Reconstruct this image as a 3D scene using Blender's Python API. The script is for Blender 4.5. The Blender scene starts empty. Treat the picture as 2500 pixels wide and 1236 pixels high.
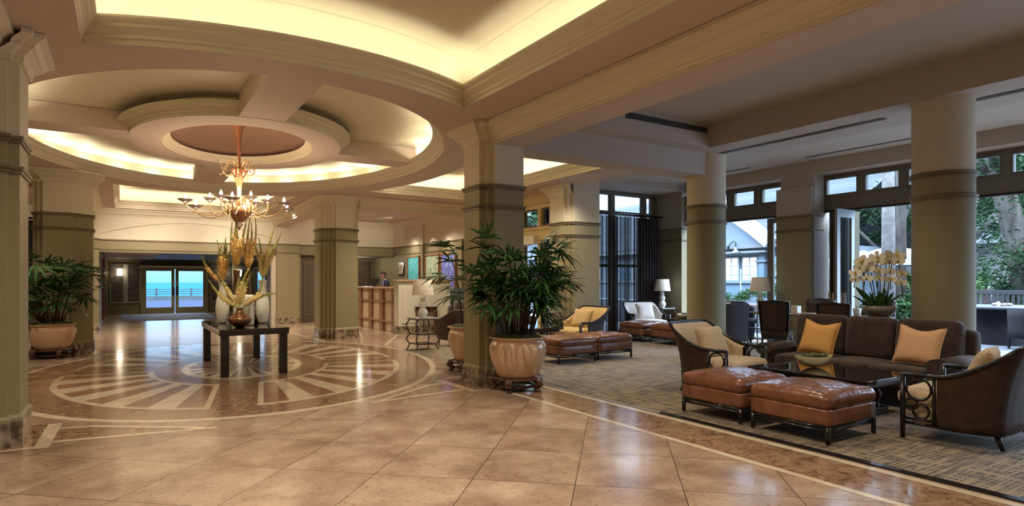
import bpy, bmesh, math, random
from mathutils import Vector, Matrix
PI = math.pi
R = math.radians
S = 0.8667            # whole place is laid out on a 1.5-unit eye height, then brought to metres at the end
C = bpy.context.scene.collection
scene = bpy.context.scene
random.seed(7)
# ---------------- camera, world, exposure ----------------
cam = bpy.data.cameras.new('camera'); camo = bpy.data.objects.new('camera', cam); C.objects.link(camo)
camo.location = (0, 0, 1.5 * S); camo.rotation_euler = (PI / 2, 0, -math.atan(950 / 1494))
cam.sensor_width = 36; cam.lens = 1494 / 2500 * 36; cam.shift_y = 69 / 2500; cam.clip_start = 0.05; cam.clip_end = 3000
scene.camera = camo
vs = scene.view_settings
vs.view_transform = 'Standard'; vs.look = 'None'; vs.gamma = 1; vs.use_curve_mapping = False
vs.exposure = 1.42
scene.cycles.max_bounces = 8; scene.cycles.diffuse_bounces = 5; scene.cycles.glossy_bounces = 4
scene.cycles.transmission_bounces = 6; scene.cycles.transparent_max_bounces = 12
scene.cycles.sample_clamp_indirect = 4.0; scene.cycles.caustics_reflective = False; scene.cycles.caustics_refractive = False
w = bpy.data.worlds.new('sky'); scene.world = w; w.use_nodes = True
nt = w.node_tree; nt.nodes.clear()
wo = nt.nodes.new('ShaderNodeOutputWorld'); bg = nt.nodes.new('ShaderNodeBackground')
tc = nt.nodes.new('ShaderNodeTexCoord'); sx = nt.nodes.new('ShaderNodeSeparateXYZ'); rp = nt.nodes.new('ShaderNodeValToRGB')
nt.links.new(tc.outputs['Generated'], sx.inputs[0]); nt.links.new(sx.outputs['Z'], rp.inputs[0])
rp.color_ramp.elements[0].position = 0.0; rp.color_ramp.elements[0].color = (0.024, 0.058, 0.095, 1)
rp.color_ramp.elements[1].position = 0.5; rp.color_ramp.elements[1].color = (0.56, 0.74, 1.0, 1)
e_ = rp.color_ramp.elements.new(0.14); e_.color = (0.09, 0.14, 0.20, 1)
nt.links.new(rp.outputs[0], bg.inputs[0]); bg.inputs[1].default_value = 6.2
nt.links.new(bg.outputs[0], wo.inputs[0])
sun = bpy.data.lights.new('sun', 'SUN'); sun.energy = 1.2; sun.angle = R(25); sun.color = (0.8, 0.9, 1.0)
suno = bpy.data.objects.new('sun', sun); C.objects.link(suno); suno.rotation_euler = (R(38), R(18), R(20))
WARM = (1.0, 0.86, 0.67); COVE = (1.0, 0.92, 0.64)
def light(kind, loc, power, color=WARM, rot=(0, 0, 0), size=0.1, size_y=None, spot=60, blend=0.6):
    l = bpy.data.lights.new('room_light', kind); l.energy = power * S * S; l.color = color
    if kind == 'AREA':
        l.size = size * S
        if size_y: l.shape = 'RECTANGLE'; l.size_y = size_y * S
    else: l.shadow_soft_size = size * S
    if kind == 'SPOT': l.spot_size = R(spot); l.spot_blend = blend
    o = bpy.data.objects.new('room_light', l); C.objects.link(o); o.location = Vector(loc) * S; o.rotation_euler = rot
    return o
def aim(loc, to):
    return (Vector(to) - Vector(loc)).to_track_quat('-Z', 'Y').to_euler()
# ---- lamps of the room, plus fill lights added to brighten it ----
RC = (1.72, 11.87)                       # centre of the oval rotunda
K_COVE = 0.55
for i in range(30):                      # strips hidden behind the oval cornice
    a = 2 * PI * i / 30; x = RC[0] + 3.48 * math.cos(a); y = RC[1] + 4.96 * math.sin(a)
    d = Vector((-math.cos(a) * .55, -math.sin(a) * .55, 1)); light('AREA', (x, y, 3.84), 5.0 * K_COVE, COVE, d.to_track_quat('-Z', 'Y').to_euler(), 0.10)
def strip(p0, p1, z, power, cen):
    p0 = Vector((*p0, z)); p1 = Vector((*p1, z)); m = (p0 + p1) / 2; L = (p1 - p0).length; x = (p1 - p0).normalized()
    n = Vector((-x.y, x.x, 0)); n = n if n.dot(Vector((*cen, z)) - m) > 0 else -n
    d = (n * .6 + Vector((0, 0, 1))).normalized(); zc = -d; yc = zc.cross(x)
    light('AREA', m, power * L * K_COVE, COVE, Matrix((x, yc, zc)).transposed().to_euler(), L, 0.07)
for p0, p1 in (((-.45, 1.3), (-.45, 6.9)), ((3.86, 1.3), (3.86, 6.9)), ((-.3, 1.13), (3.7, 1.13))): strip(p0, p1, 3.82, 2.2, (1.7, 4.2))
cy_ = lambda x: RC[1] - 5.35 * math.sqrt(1 - ((x - RC[0]) / 4.67) ** 2) + .13
for k in range(7): x0_ = -.28 + k * .567; strip((x0_, cy_(x0_)), (x0_ + .56, cy_(x0_ + .56)), 3.82, 3.0, (1.7, 4.2))
for p0, p1 in (((-.2, 22.48), (3.86, 22.48)), ((-.42, 17), (-.42, 22.3)), ((4.08, 17), (4.08, 22.3)), ((.2, 17.0), (3.4, 17.0))): strip(p0, p1, 3.80, 4.5, (1.8, 19.8))
for p0, p1 in (((8.24, 8.9), (8.24, 14.8)), ((5.4, 15.15), (8.1, 15.15)), ((5.50, 9.2), (5.50, 14.6)), ((5.9, 8.78), (7.9, 8.78))): strip(p0, p1, 3.80, 5, (6.8, 12))
# unseen downlights, added under the ceilings as warm fill
DOWN_FILL = [(.6, 2.2, 4.25, 90), (2.8, 2.2, 4.25, 90), (.6, 5.2, 4.25, 90), (2.8, 5.2, 4.25, 90),
        (-1.3, 8.9, 3.74, 60), (-2.6, 11.9, 3.74, 90), (-2.8, 13.6, 3.74, 60), (5.0, 9.2, 3.74, 60), (6.3, 14.9, 3.74, 70),
        (4.15, 19.5, 3.74, 70), (-.45, 19.5, 3.74, 70), (1.8, 18, 4.25, 100), (.4, 21, 4.25, 120), (3.2, 21, 4.25, 120), (6.9, 11.5, 4.25, 90), (6.6, 13.8, 4.25, 80), (8.3, 10.6, 3.74, 50),
        (6.2, 18, 3.7, 50), (7.9, 17.6, 3.7, 60), (7.9, 20.6, 3.7, 60), (6.1, 21, 3.7, 40), (-4, 8, 3.7, 60), (-4, 16, 3.7, 60),
        (6.6, 1.5, 4.25, 55), (6.6, 5, 4.25, 55), (8.0, 9.2, 3.74, 45), (10.6, 9.8, 4.15, 35), (1.8, -2, 3.7, 70)]
for x, y, z, p in DOWN_FILL: light('SPOT', (x, y, z - .03), p * 1.3, WARM, (0, 0, 0), .06, spot=130, blend=1)
light('SPOT', (1.76, 11.0, 3.85), 120, (1, .85, .6), aim((1.76, 11, 3.85), (1.7, 11.9, 0)), .05, spot=50, blend=.8)
light('SPOT', (1.2, 8.6, 3.7), 60, (1, .85, .6), aim((1.2, 8.6, 3.7), (1.75, 11.0, .9)), .05, spot=36, blend=.8)
for x, y in ((7.7, 20.6), (7.7, 19.1), (7.7, 17.9)): light('SPOT', (x, y, 3.7), 45, (1, .88, .68), aim((x, y, 3.7), (8.9, y, 2.4)), .04, spot=38, blend=.7)
for x, y, tx, ty, p_ in ((.6, 20.6, .4, 22.7, 48), (2.0, 20.6, 2.0, 22.7, 48), (3.4, 20.6, 3.6, 22.7, 48), (6.2, 20.3, 6.2, 22.7, 32), (7.9, 20.3, 7.9, 22.7, 32), (-3.4, 20.3, -3.4, 22.7, 40)): light('SPOT', (x, y, 3.72), p_, WARM, aim((x, y, 3.72), (tx, ty, 2.9)), .08, spot=85, blend=1)  # wall washers without fixtures, added to brighten the upper back walls
light('POINT', (7.9, 23.8, 2.2), 8, WARM, size=.1)  # fill light added to lift the dark back office
light('POINT', (1.3, 11.6, 4.2), 3, (1, .7, .45), size=.1)
for y in (25, 28.5, 31.5): light('SPOT', (1.8, y, 2.45), 40, WARM, (0, 0, 0), .12, spot=130, blend=1)
# ---------------- materials ----------------
MATS = {}
def mat(name, col, rough=0.5, metal=0.0, col2=None, scale=8, bump=0.0, bscale=40, spec=0.5, trans=0.0, alpha=1.0, emit=0, sheen=0, coat=0, wave=None, stretch=(1, 1, 1), detail=4, lo=.35, hi=.65, ior=1.45, sss=0):
    if name in MATS: return MATS[name]
    m = bpy.data.materials.new(name); m.use_nodes = True; nt = m.node_tree; b = nt.nodes['Principled BSDF']; L = nt.links
    b.inputs['Base Color'].default_value = (*col, 1); b.inputs['Roughness'].default_value = rough; b.inputs['Metallic'].default_value = metal
    b.inputs['Specular IOR Level'].default_value = spec; b.inputs['Transmission Weight'].default_value = trans; b.inputs['Alpha'].default_value = alpha
    b.inputs['Coat Weight'].default_value = coat; b.inputs['Sheen Weight'].default_value = sheen; b.inputs['IOR'].default_value = ior
    if emit: b.inputs['Emission Color'].default_value = (*col, 1); b.inputs['Emission Strength'].default_value = emit
    if col2 or bump:
        tc = nt.nodes.new('ShaderNodeTexCoord'); mp = nt.nodes.new('ShaderNodeMapping'); mp.inputs['Scale'].default_value = stretch
        L.new(tc.outputs['Object'], mp.inputs[0])
    if col2:
        n = nt.nodes.new('ShaderNodeTexNoise'); n.inputs['Scale'].default_value = scale; n.inputs['Detail'].default_value = detail; L.new(mp.outputs[0], n.inputs[0])
        r = nt.nodes.new('ShaderNodeValToRGB'); r.color_ramp.elements[0].color = (*col, 1); r.color_ramp.elements[1].color = (*col2, 1)
        r.color_ramp.elements[0].position = lo; r.color_ramp.elements[1].position = hi
        L.new(n.outputs[0], r.inputs[0]); L.new(r.outputs[0], b.inputs['Base Color'])
    if bump:
        if wave:
            n2 = nt.nodes.new('ShaderNodeTexWave'); n2.inputs['Distortion'].default_value = wave; n2.inputs['Scale'].default_value = bscale
        else:
            n2 = nt.nodes.new('ShaderNodeTexNoise'); n2.inputs['Scale'].default_value = bscale
        L.new(mp.outputs[0], n2.inputs[0]); bp = nt.nodes.new('ShaderNodeBump'); bp.inputs['Strength'].default_value = bump; bp.inputs['Distance'].default_value = 0.02
        L.new(n2.outputs[0], bp.inputs['Height']); L.new(bp.outputs[0], b.inputs['Normal'])
    MATS[name] = m
    return m
M = dict(
    cream=mat('cream_paint', (.68, .62, .49), .6), soffit=mat('shaded_cream', (.60, .50, .45), .7), olive=mat('olive_paint', (.30, .26, .155), .55),  # soffit is the cream with bounce-light shade and tint in its colour
    olive_trim=mat('olive_trim', (.20, .165, .10), .5), lounge=mat('lounge_ceiling_paint', (.52, .47, .42), .7), dome=mat('dome_paint', (.30, .185, .14), .6),
    marble=mat('brown_marble', (.10, .07, .05), .25, col2=(.42, .34, .26), scale=9, detail=9, lo=.38, hi=.62),
    darkstone=mat('dark_slate', (.05, .05, .05), .3, col2=(.16, .14, .12), scale=4, detail=8, stretch=(1, 1, 3)),
    frame=mat('window_frame_paint', (.17, .155, .125), .45), white=mat('white_paint', (.30, .33, .36), .5),
    black=mat('black_lacquer', (.013, .012, .012), .22, coat=.3), darkwood=mat('dark_stained_wood', (.035, .018, .012), .3, col2=(.06, .03, .02), scale=10, stretch=(1, 1, 6)),
    redwood=mat('mahogany', (.045, .014, .009), .2, col2=(.09, .028, .016), scale=9, coat=.5),
    glass=mat('clear_glass', (1, 1, 1), .0, trans=1.0, ior=1.05, spec=.3),
    mirror=mat('tinted_mirror', (.5, .6, .7), .03, metal=1.0),
    leather=mat('tan_leather', (.15, .058, .030), .27, col2=(.22, .095, .055), scale=6, bump=.35, bscale=14, coat=.25, detail=6),
    leather2=mat('dark_brown_leather', (.04, .022, .016), .42, col2=(.06, .034, .025), scale=10, bump=.1, bscale=60),
    tweed=mat('beige_woven_fabric', (.50, .37, .23), .9, col2=(.70, .55, .38), scale=90, bump=.6, bscale=90, sheen=.2, detail=1),
    goldfab=mat('golden_linen', (.46, .31, .12), .9, bump=.25, bscale=120, sheen=.2), peachfab=mat('peach_linen', (.78, .46, .25), .9, bump=.25, bscale=120, sheen=.2),
    whitefab=mat('pale_linen', (.70, .66, .62), .9, bump=.25, bscale=120), velvet=mat('chocolate_chenille', (.030, .017, .013), .85, col2=(.066, .036, .026), scale=7, sheen=.35, bump=.2, bscale=70),
    navy=mat('navy_upholstery', (.012, .016, .035), .75, sheen=.2), charcoal=mat('charcoal_fabric', (.06, .058, .062), .8, bump=.2, bscale=90),
    ceramic=mat('celadon_glaze', (.52, .34, .205), .12, col2=(.60, .42, .27), scale=3, coat=.6), soil=mat('moss', (.03, .035, .012), .95, col2=(.10, .095, .03), scale=30, bump=1, bscale=40),
    leaf=mat('palm_leaf', (.012, .055, .014), .3, col2=(.035, .12, .03), scale=5), cane=mat('palm_cane', (.09, .05, .025), .8, col2=(.04, .03, .015), scale=20, stretch=(1, 1, .4)),
    bronze=mat('bronze_glaze', (.24, .125, .065), .28, metal=.85), whiteceramic=mat('matte_white_ceramic', (.80, .78, .71), .45),
    shade=mat('lampshade_linen', (.80, .74, .62), .85, trans=0, bump=.1, bscale=160), crackle=mat('crackled_glass', (.85, .85, .80), .12, trans=.1, bump=.5, bscale=50, ior=1.3),
    bowl=mat('cream_ceramic', (.90, .82, .48), .4), succ=mat('succulent_leaf', (.22, .32, .16), .6), petal=mat('orchid_petal', (.95, .90, .70), .6, sss=0), petal2=mat('orchid_centre', (.55, .38, .05), .6),
    bloom=mat('foxtail_bloom', (.88, .72, .30), .9, col2=(.95, .88, .55), scale=60), bud=mat('foxtail_bud', (.36, .38, .09), .8, col2=(.58, .56, .22), scale=60),
    bloom2=mat('foxtail_orange_bloom', (.85, .55, .20), .9, col2=(.95, .75, .38), scale=60),
    gold=mat('amber_glass', (.92, .68, .38), .12, metal=.35, coat=.5), amber=mat('rose_amber_glass', (.40, .17, .085), .15, metal=.35, coat=.6), cup=mat('pale_pink_glass', (1.0, .82, .76), .08, trans=.75, ior=1.2),
    bulb=mat('glowing_bulb', (1, .75, .48), .5, emit=25), skin=mat('skin', (.36, .17, .10), .5), hair=mat('black_hair', (.01, .008, .007), .6), suit=mat('navy_suit', (.012, .015, .03), .8), shirt=mat('white_shirt', (.8, .8, .85), .8), tie=mat('blue_tie', (.03, .06, .35), .6),
    deskstone=mat('rose_marble_panel', (.24, .13, .08), .18, col2=(.34, .20, .13), scale=5), deskpale=mat('cream_marble_panel', (.60, .47, .33), .15, col2=(.70, .58, .44), scale=4), desktop=mat('polished_stone_top', (.36, .20, .14), .12, col2=(.6, .42, .3), scale=25),
    curtain=mat('sheer_dark_curtain', (.028, .02, .016), .8, alpha=.86), curtain2=mat('dense_dark_curtain', (.05, .042, .045), .7),
    shingle=mat('slate_shingles', (.15, .17, .19), .8, bump=1.0, bscale=1.6, wave=.5), patio=mat('patio_stone', (.13, .135, .15), .9, col2=(.18, .185, .20), scale=1.5, spec=.2),
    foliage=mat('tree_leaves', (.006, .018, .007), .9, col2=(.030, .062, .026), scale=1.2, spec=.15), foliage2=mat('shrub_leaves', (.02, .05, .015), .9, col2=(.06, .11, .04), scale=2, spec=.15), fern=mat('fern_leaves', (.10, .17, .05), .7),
    bark=mat('grey_palm_bark', (.10, .09, .085), .9, col2=(.17, .16, .15), scale=4, bump=.6, bscale=10), barkd=mat('brown_bark', (.035, .028, .022), .9, col2=(.10, .085, .07), scale=5, bump=1, bscale=6, stretch=(1, 1, .25)),
    wicker=mat('dark_wicker', (.014, .011, .012), .8, bump=1, bscale=60), greytable=mat('grey_stone_top', (.07, .07, .085), .6), umb=mat('umbrella_canvas', (.24, .27, .31), .8), housegrey=mat('grey_render', (.26, .26, .25), .8),
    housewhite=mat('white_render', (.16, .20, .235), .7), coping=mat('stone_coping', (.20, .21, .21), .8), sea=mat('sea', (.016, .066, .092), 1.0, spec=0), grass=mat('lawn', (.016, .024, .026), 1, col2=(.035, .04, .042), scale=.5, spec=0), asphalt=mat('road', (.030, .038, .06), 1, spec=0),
    fencewood=mat('weathered_wood', (.03, .035, .045), .8), mat_=mat('woven_doormat', (.10, .11, .16), .9, col2=(.2, .2, .25), scale=3), chrome=mat('brushed_steel', (.5, .5, .5), .3, metal=1), vent=mat('vent_black', (.015, .013, .012), .6),
    sconce=mat('lit_sconce_glass', (1, .8, .55), .5, emit=3), screen=mat('monitor_back', (.02, .02, .02), .4), goldframe=mat('beaded_gilt_frame', (.40, .20, .10), .4, metal=.5), paper=mat('cream_paper', (.7, .66, .55), .8),
    warmwin=mat('curtained_window', (.85, .72, .5), .7, emit=.35), fire=mat('flame', (1, .6, .25), .5, emit=4), rock=mat('lava_rock', (.25, .2, .18), .9), railglass=mat('rail_glass', (.8, .95, 1), .02, trans=1, ior=1.03),
    console=mat('console_top_silver', (.45, .42, .40), .2, metal=.6), darkdoor=mat('brown_door_paint', (.13, .10, .065), .5), deepwall=mat('back_office_wall', (.20, .18, .13), .7), woodpanel=mat('red_wood_panel', (.22, .05, .02), .3),
)
# ---------------- mesh helpers ----------------
class MB:
    def __init__(s): s.v = []; s.f = []; s.m = []; s.sm = []
    def add(s, vs, fs, mi=0, smooth=False):
        b = len(s.v); s.v += [tuple(v) for v in vs]
        for f in fs: s.f.append(tuple(b + i for i in f)); s.m.append(mi); s.sm.append(smooth)
        return s
    def box(s, x0, x1, y0, y1, z0, z1, mi=0):
        v = [(x, y, z) for z in (z0, z1) for y in (y0, y1) for x in (x0, x1)]
        return s.add(v, [(0, 2, 3, 1), (4, 5, 7, 6), (0, 1, 5, 4), (2, 6, 7, 3), (0, 4, 6, 2), (1, 3, 7, 5)], mi)
    def quad(s, a, b, c, d, mi=0): return s.add([a, b, c, d], [(0, 1, 2, 3)], mi)
    def prism(s, poly, z0, z1, mi=0, smooth=False):
        n = len(poly); v = [(x, y, z0) for x, y in poly] + [(x, y, z1) for x, y in poly]
        s.add(v, [tuple(range(n))[::-1], tuple(range(n, 2 * n))], mi)
        return s.add(v, [(i, (i + 1) % n, n + (i + 1) % n, n + i) for i in range(n)], mi, smooth)
    def obox(s, p, q, w, h, mi=0):
        """bar from p to q, width w (sideways), height h (up-ish)"""
        p = Vector(p); q = Vector(q); d = (q - p).normalized(); u = Vector((0, 0, 1)) if abs(d.z) < .95 else Vector((0, 1, 0))
        a = d.cross(u).normalized() * w / 2; b = a.cross(d).normalized() * h / 2
        v = [p - a - b, p + a - b, p + a + b, p - a + b, q - a - b, q + a - b, q + a + b, q - a + b]
        return s.add(v, [(0, 1, 2, 3), (7, 6, 5, 4), (0, 4, 5, 1), (1, 5, 6, 2), (2, 6, 7, 3), (3, 7, 4, 0)], mi)
    def tube(s, pts, r, n=8, mi=0, closed=False, cap=True):
        pts = [Vector(p) for p in pts]; k = len(pts); rr = r if isinstance(r, (list, tuple)) else [r] * k
        v = []; up = None
        for i, p in enumerate(pts):
            if closed: t = pts[(i + 1) % k] - pts[i - 1]
            else: t = pts[min(i + 1, k - 1)] - pts[max(i - 1, 0)]
            t.normalize()
            if up is None: up = Vector((0, 0, 1)) if abs(t.z) < .9 else Vector((1, 0, 0))
            a = up - t * up.dot(t)
            if a.length < 1e-4: a = Vector((1, 0, 0)) - t * t.x
            a.normalize(); up = a; b = t.cross(a)
            for j in range(n):
                c = 2 * PI * j / n; v.append(p + (a * math.cos(c) + b * math.sin(c)) * rr[i])
        fs = [(i * n + j, i * n + (j + 1) % n, (i + 1) * n + (j + 1) % n, (i + 1) * n + j) for i in range(k - 1) for j in range(n)]
        if closed: fs += [((k - 1) * n + j, (k - 1) * n + (j + 1) % n, (j + 1) % n, j) for j in range(n)]
        s.add(v, fs, mi, True)
        if cap and not closed: s.add(v[:n], [tuple(range(n))[::-1]], mi); s.add(v[-n:], [tuple(range(n))], mi)
        return s
    def lathe(s, prof, c=(0, 0, 0), n=32, mi=0, sx=1, sy=1, ripple=None):
        v = []
        for r, z in prof:
            for j in range(n):
                a = 2 * PI * j / n; q = r * (1 + (ripple[0] * math.cos(ripple[1] * a) if ripple else 0))
                v.append((c[0] + q * sx * math.cos(a), c[1] + q * sy * math.sin(a), c[2] + z))
        k = len(prof)
        return s.add(v, [(i * n + j, i * n + (j + 1) % n, (i + 1) * n + (j + 1) % n, (i + 1) * n + j) for i in range(k - 1) for j in range(n)], mi, True)
    def sphere(s, c, r, n=12, mi=0, sc=(1, 1, 1)):
        pr = [(max(1e-4, math.sin(PI * i / n)) , -math.cos(PI * i / n)) for i in range(n + 1)]
        v = [];
        for q, z in pr:
            for j in range(n * 2): a = PI * j / n; v.append((c[0] + r * sc[0] * q * math.cos(a), c[1] + r * sc[1] * q * math.sin(a), c[2] + r * sc[2] * z))
        m = n * 2
        return s.add(v, [(i * m + j, i * m + (j + 1) % m, (i + 1) * m + (j + 1) % m, (i + 1) * m + j) for i in range(n) for j in range(m)], mi, True)
    def mold(s, path, prof, closed=False, mi=0, smooth=False):
        """sweep profile [(out, z)] along 2-D path; 'out' is to the right of travel"""
        k = len(path); P = [Vector(p) for p in path]; v = []
        for i in range(k):
            if closed: a = (P[i] - P[i - 1]).normalized(); b = (P[(i + 1) % k] - P[i]).normalized()
            else:
                a = (P[i] - P[i - 1]).normalized() if i else (P[1] - P[0]).normalized(); b = (P[i + 1] - P[i]).normalized() if i < k - 1 else a
            na = Vector((a.y, -a.x)); nb = Vector((b.y, -b.x)); m = na + nb; m = m / max(.3, m.dot(na)) if m.length > .01 else na
            for o, z in prof: v.append((P[i].x + m.x * o, P[i].y + m.y * o, z))
        q = len(prof)
        fs = [(i * q + j, i * q + j + 1, ((i + 1) % k) * q + j + 1, ((i + 1) % k) * q + j) for i in range(k if closed else k - 1) for j in range(q - 1)]
        return s.add(v, fs, mi, smooth)
    def cushion(s, c, size, r=.06, puff=.0, n=10, mi=0, noise=0.0, seed=0, rot=None):
        """rounded, puffed box centred at c"""
        hx, hy, hz = size[0] / 2, size[1] / 2, size[2] / 2; r = min(r, hx, hy, hz); rnd = random.Random(seed); ph = [rnd.uniform(0, 6) for _ in range(6)]
        for ax in range(3):
            for sg in (-1, 1):
                v = []
                for i in range(n + 1):
                    for j in range(n + 1):
                        a = math.sin((2 * i / n - 1) * PI / 2); b = math.sin((2 * j / n - 1) * PI / 2)
                        p = [0, 0, 0]; p[ax] = sg; p[(ax + 1) % 3] = a; p[(ax + 2) % 3] = b
                        q = Vector((p[0] * hx, p[1] * hy, p[2] * hz)); inn = Vector((max(-hx + r, min(hx - r, q.x)), max(-hy + r, min(hy - r, q.y)), max(-hz + r, min(hz - r, q.z))))
                        d = q - inn
                        if d.length > 1e-6: q = inn + d.normalized() * r
                        u, w = q.x / hx, q.y / hy
                        k = max(0, (1 - u * u)) * max(0, (1 - w * w))
                        q.z += (q.z / hz) * puff * k ** .6
                        if noise: q.z += noise * (q.z / hz) * (math.sin(9 * u + ph[0] + 3 * w) * math.sin(8 * w + ph[1]) + .6 * math.sin(17 * u + ph[2] - 6 * w)) * k ** .3
                        if rot: q = rot @ q
                        v.append(q + Vector(c))
                s.add(v, [(i * (n + 1) + j, (i + 1) * (n + 1) + j, (i + 1) * (n + 1) + j + 1, i * (n + 1) + j + 1)[::sg] for i in range(n) for j in range(n)], mi, True)
        return s
    def pillow(s, c, w, h, t, rot=None, n=14, mi=0, dent=.0):
        for sg in (-1, 1):
            v = []
            for i in range(n + 1):
                for j in range(n + 1):
                    u = 2 * i / n - 1; q = 2 * j / n - 1
                    k = (max(0, 1 - u ** 4) * max(0, 1 - q ** 4)) ** .55
                    x = u * w / 2 * (1 - .07 * (1 - q * q)); z = q * h / 2 * (1 - .07 * (1 - u * u))
                    if dent and q > 0: z -= dent * (1 - u * u) ** 2 * q
                    p = Vector((x, sg * t / 2 * k, z))
                    if rot: p = rot @ p
                    v.append(p + Vector(c))
            s.add(v, [(i * (n + 1) + j, (i + 1) * (n + 1) + j, (i + 1) * (n + 1) + j + 1, i * (n + 1) + j + 1)[::sg] for i in range(n) for j in range(n)], mi, True)
        return s
    def build(s, name, ms, parent=None, label=None, loc=None, bevel=0, weld=False):
        me = bpy.data.meshes.new(name); me.from_pydata([Vector(v) for v in s.v], [], s.f)
        ms = ms if isinstance(ms, (list, tuple)) else [ms]
        for m in ms: me.materials.append(M[m] if isinstance(m, str) else m)
        me.polygons.foreach_set('material_index', s.m); me.polygons.foreach_set('use_smooth', s.sm)
        bm = bmesh.new(); bm.from_mesh(me)
        if weld or True: bmesh.ops.remove_doubles(bm, verts=bm.verts, dist=1e-5)
        if bevel: bmesh.ops.bevel(bm, geom=[e for e in bm.edges if len(e.link_faces) == 2 and e.calc_face_angle(0) > .6], offset=bevel, segments=2, affect='EDGES', profile=.6, clamp_overlap=True)
        bm.normal_update(); bmesh.ops.recalc_face_normals(bm, faces=bm.faces)
        bm.to_mesh(me); bm.free(); me.update()
        o = bpy.data.objects.new(name, me); C.objects.link(o)
        if parent: o.parent = parent
        if loc: o.location = loc
        if label: o['label'] = label
        return o
def tag(o, label, cat, group=None, kind=None):
    o['label'] = label; o['category'] = cat
    if group: o['group'] = group
    if kind: o['kind'] = kind
    return o
def thing(name, label, cat, loc=(0, 0, 0), rz=0, group=None):
    o = bpy.data.objects.new(name, None); o.empty_display_size = .1; C.objects.link(o); o.location = loc; o.rotation_euler = (0, 0, rz)
    return tag(o, label, cat, group)
def struct(o): o['kind'] = 'structure'; return o
def sempty(name, loc=(0, 0, 0)):
    o = bpy.data.objects.new(name, None); o.empty_display_size = .1; C.objects.link(o); o.location = loc; o['kind'] = 'structure'; return o
def dup(root, loc, rz, label, group=None):
    def cp(o, par):
        c = o.copy(); C.objects.link(c); c.parent = par
        for ch in kids.get(o, []): cp(ch, c)
        return c
    kids = {}
    for o in list(bpy.data.objects):
        if o.parent: kids.setdefault(o.parent, []).append(o)
    r = cp(root, None); r.location = loc; r.rotation_euler = (0, 0, rz); r['label'] = label
    if group: r['group'] = group
    return r
def ell(a, b, n=96, c=RC, a0=0, a1=2 * PI, rot=0):
    out = []
    for i in range(n + (0 if a1 - a0 >= 2 * PI - .001 else 1)):
        t = a0 + (a1 - a0) * i / n; x = a * math.cos(t); y = b * math.sin(t)
        out.append((c[0] + x * math.cos(rot) - y * math.sin(rot), c[1] + x * math.sin(rot) + y * math.cos(rot)))
    return out
def sheet(loops, z, name, m, flip=False, parent=None):
    """flat polygon with holes"""
    bm = bmesh.new(); es = []
    for lp in loops:
        vs_ = [bm.verts.new((x, y, z)) for x, y in lp]
        es += [bm.edges.new((vs_[i], vs_[(i + 1) % len(vs_)])) for i in range(len(vs_))]
    bmesh.ops.triangle_fill(bm, use_beauty=True, edges=es)
    me = bpy.data.meshes.new(name); bm.normal_update()
    for f in bm.faces:
        if (f.normal.z > 0) != flip: f.normal_flip()
    bm.to_mesh(me); bm.free(); me.materials.append(M[m])
    o = bpy.data.objects.new(name, me); C.objects.link(o)
    if parent: o.parent = parent
    else: o['kind'] = 'structure'
    return o
def wall(name, m, *boxes, bevel=0):
    b = MB()
    for q in boxes: b.box(*q)
    return struct(b.build(name, m, bevel=bevel))
# ---------------- floor ----------------
def nodemat(name, build, rough=.15, coat=0):
    m = bpy.data.materials.new(name); m.use_nodes = True; nt = m.node_tree; b = nt.nodes['Principled BSDF']; b.inputs['Roughness'].default_value = rough; b.inputs['Coat Weight'].default_value = coat
    build(nt, b, nt.nodes.new, nt.links.new); M[name] = m; return m
def ramp(nt, fac, stops):
    r = nt.nodes.new('ShaderNodeValToRGB'); e = r.color_ramp.elements
    while len(e) < len(stops): e.new(.5)
    for i, (p, c) in enumerate(stops): e[i].position = p; e[i].color = (*c, 1)
    nt.links.new(fac, r.inputs[0]); return r.outputs[0]
def mix(nt, fac, a, b, mode='MIX'):
    x = nt.nodes.new('ShaderNodeMix'); x.data_type = 'RGBA'; x.blend_type = mode
    for s_, v in ((x.inputs[0], fac), (x.inputs[6], a), (x.inputs[7], b)):
        if hasattr(v, 'links'): nt.links.new(v, s_)
        else: s_.default_value = v if not isinstance(v, tuple) else (*v, 1)
    return x.outputs[2]
def mth(nt, op, a, b=0.0, c=None):
    x = nt.nodes.new('ShaderNodeMath'); x.operation = op
    for i, v in enumerate((a, b, c)):
        if v is None: continue
        if hasattr(v, 'links'): nt.links.new(v, x.inputs[i])
        else: x.inputs[i].default_value = v
    return x.outputs[0]
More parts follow.
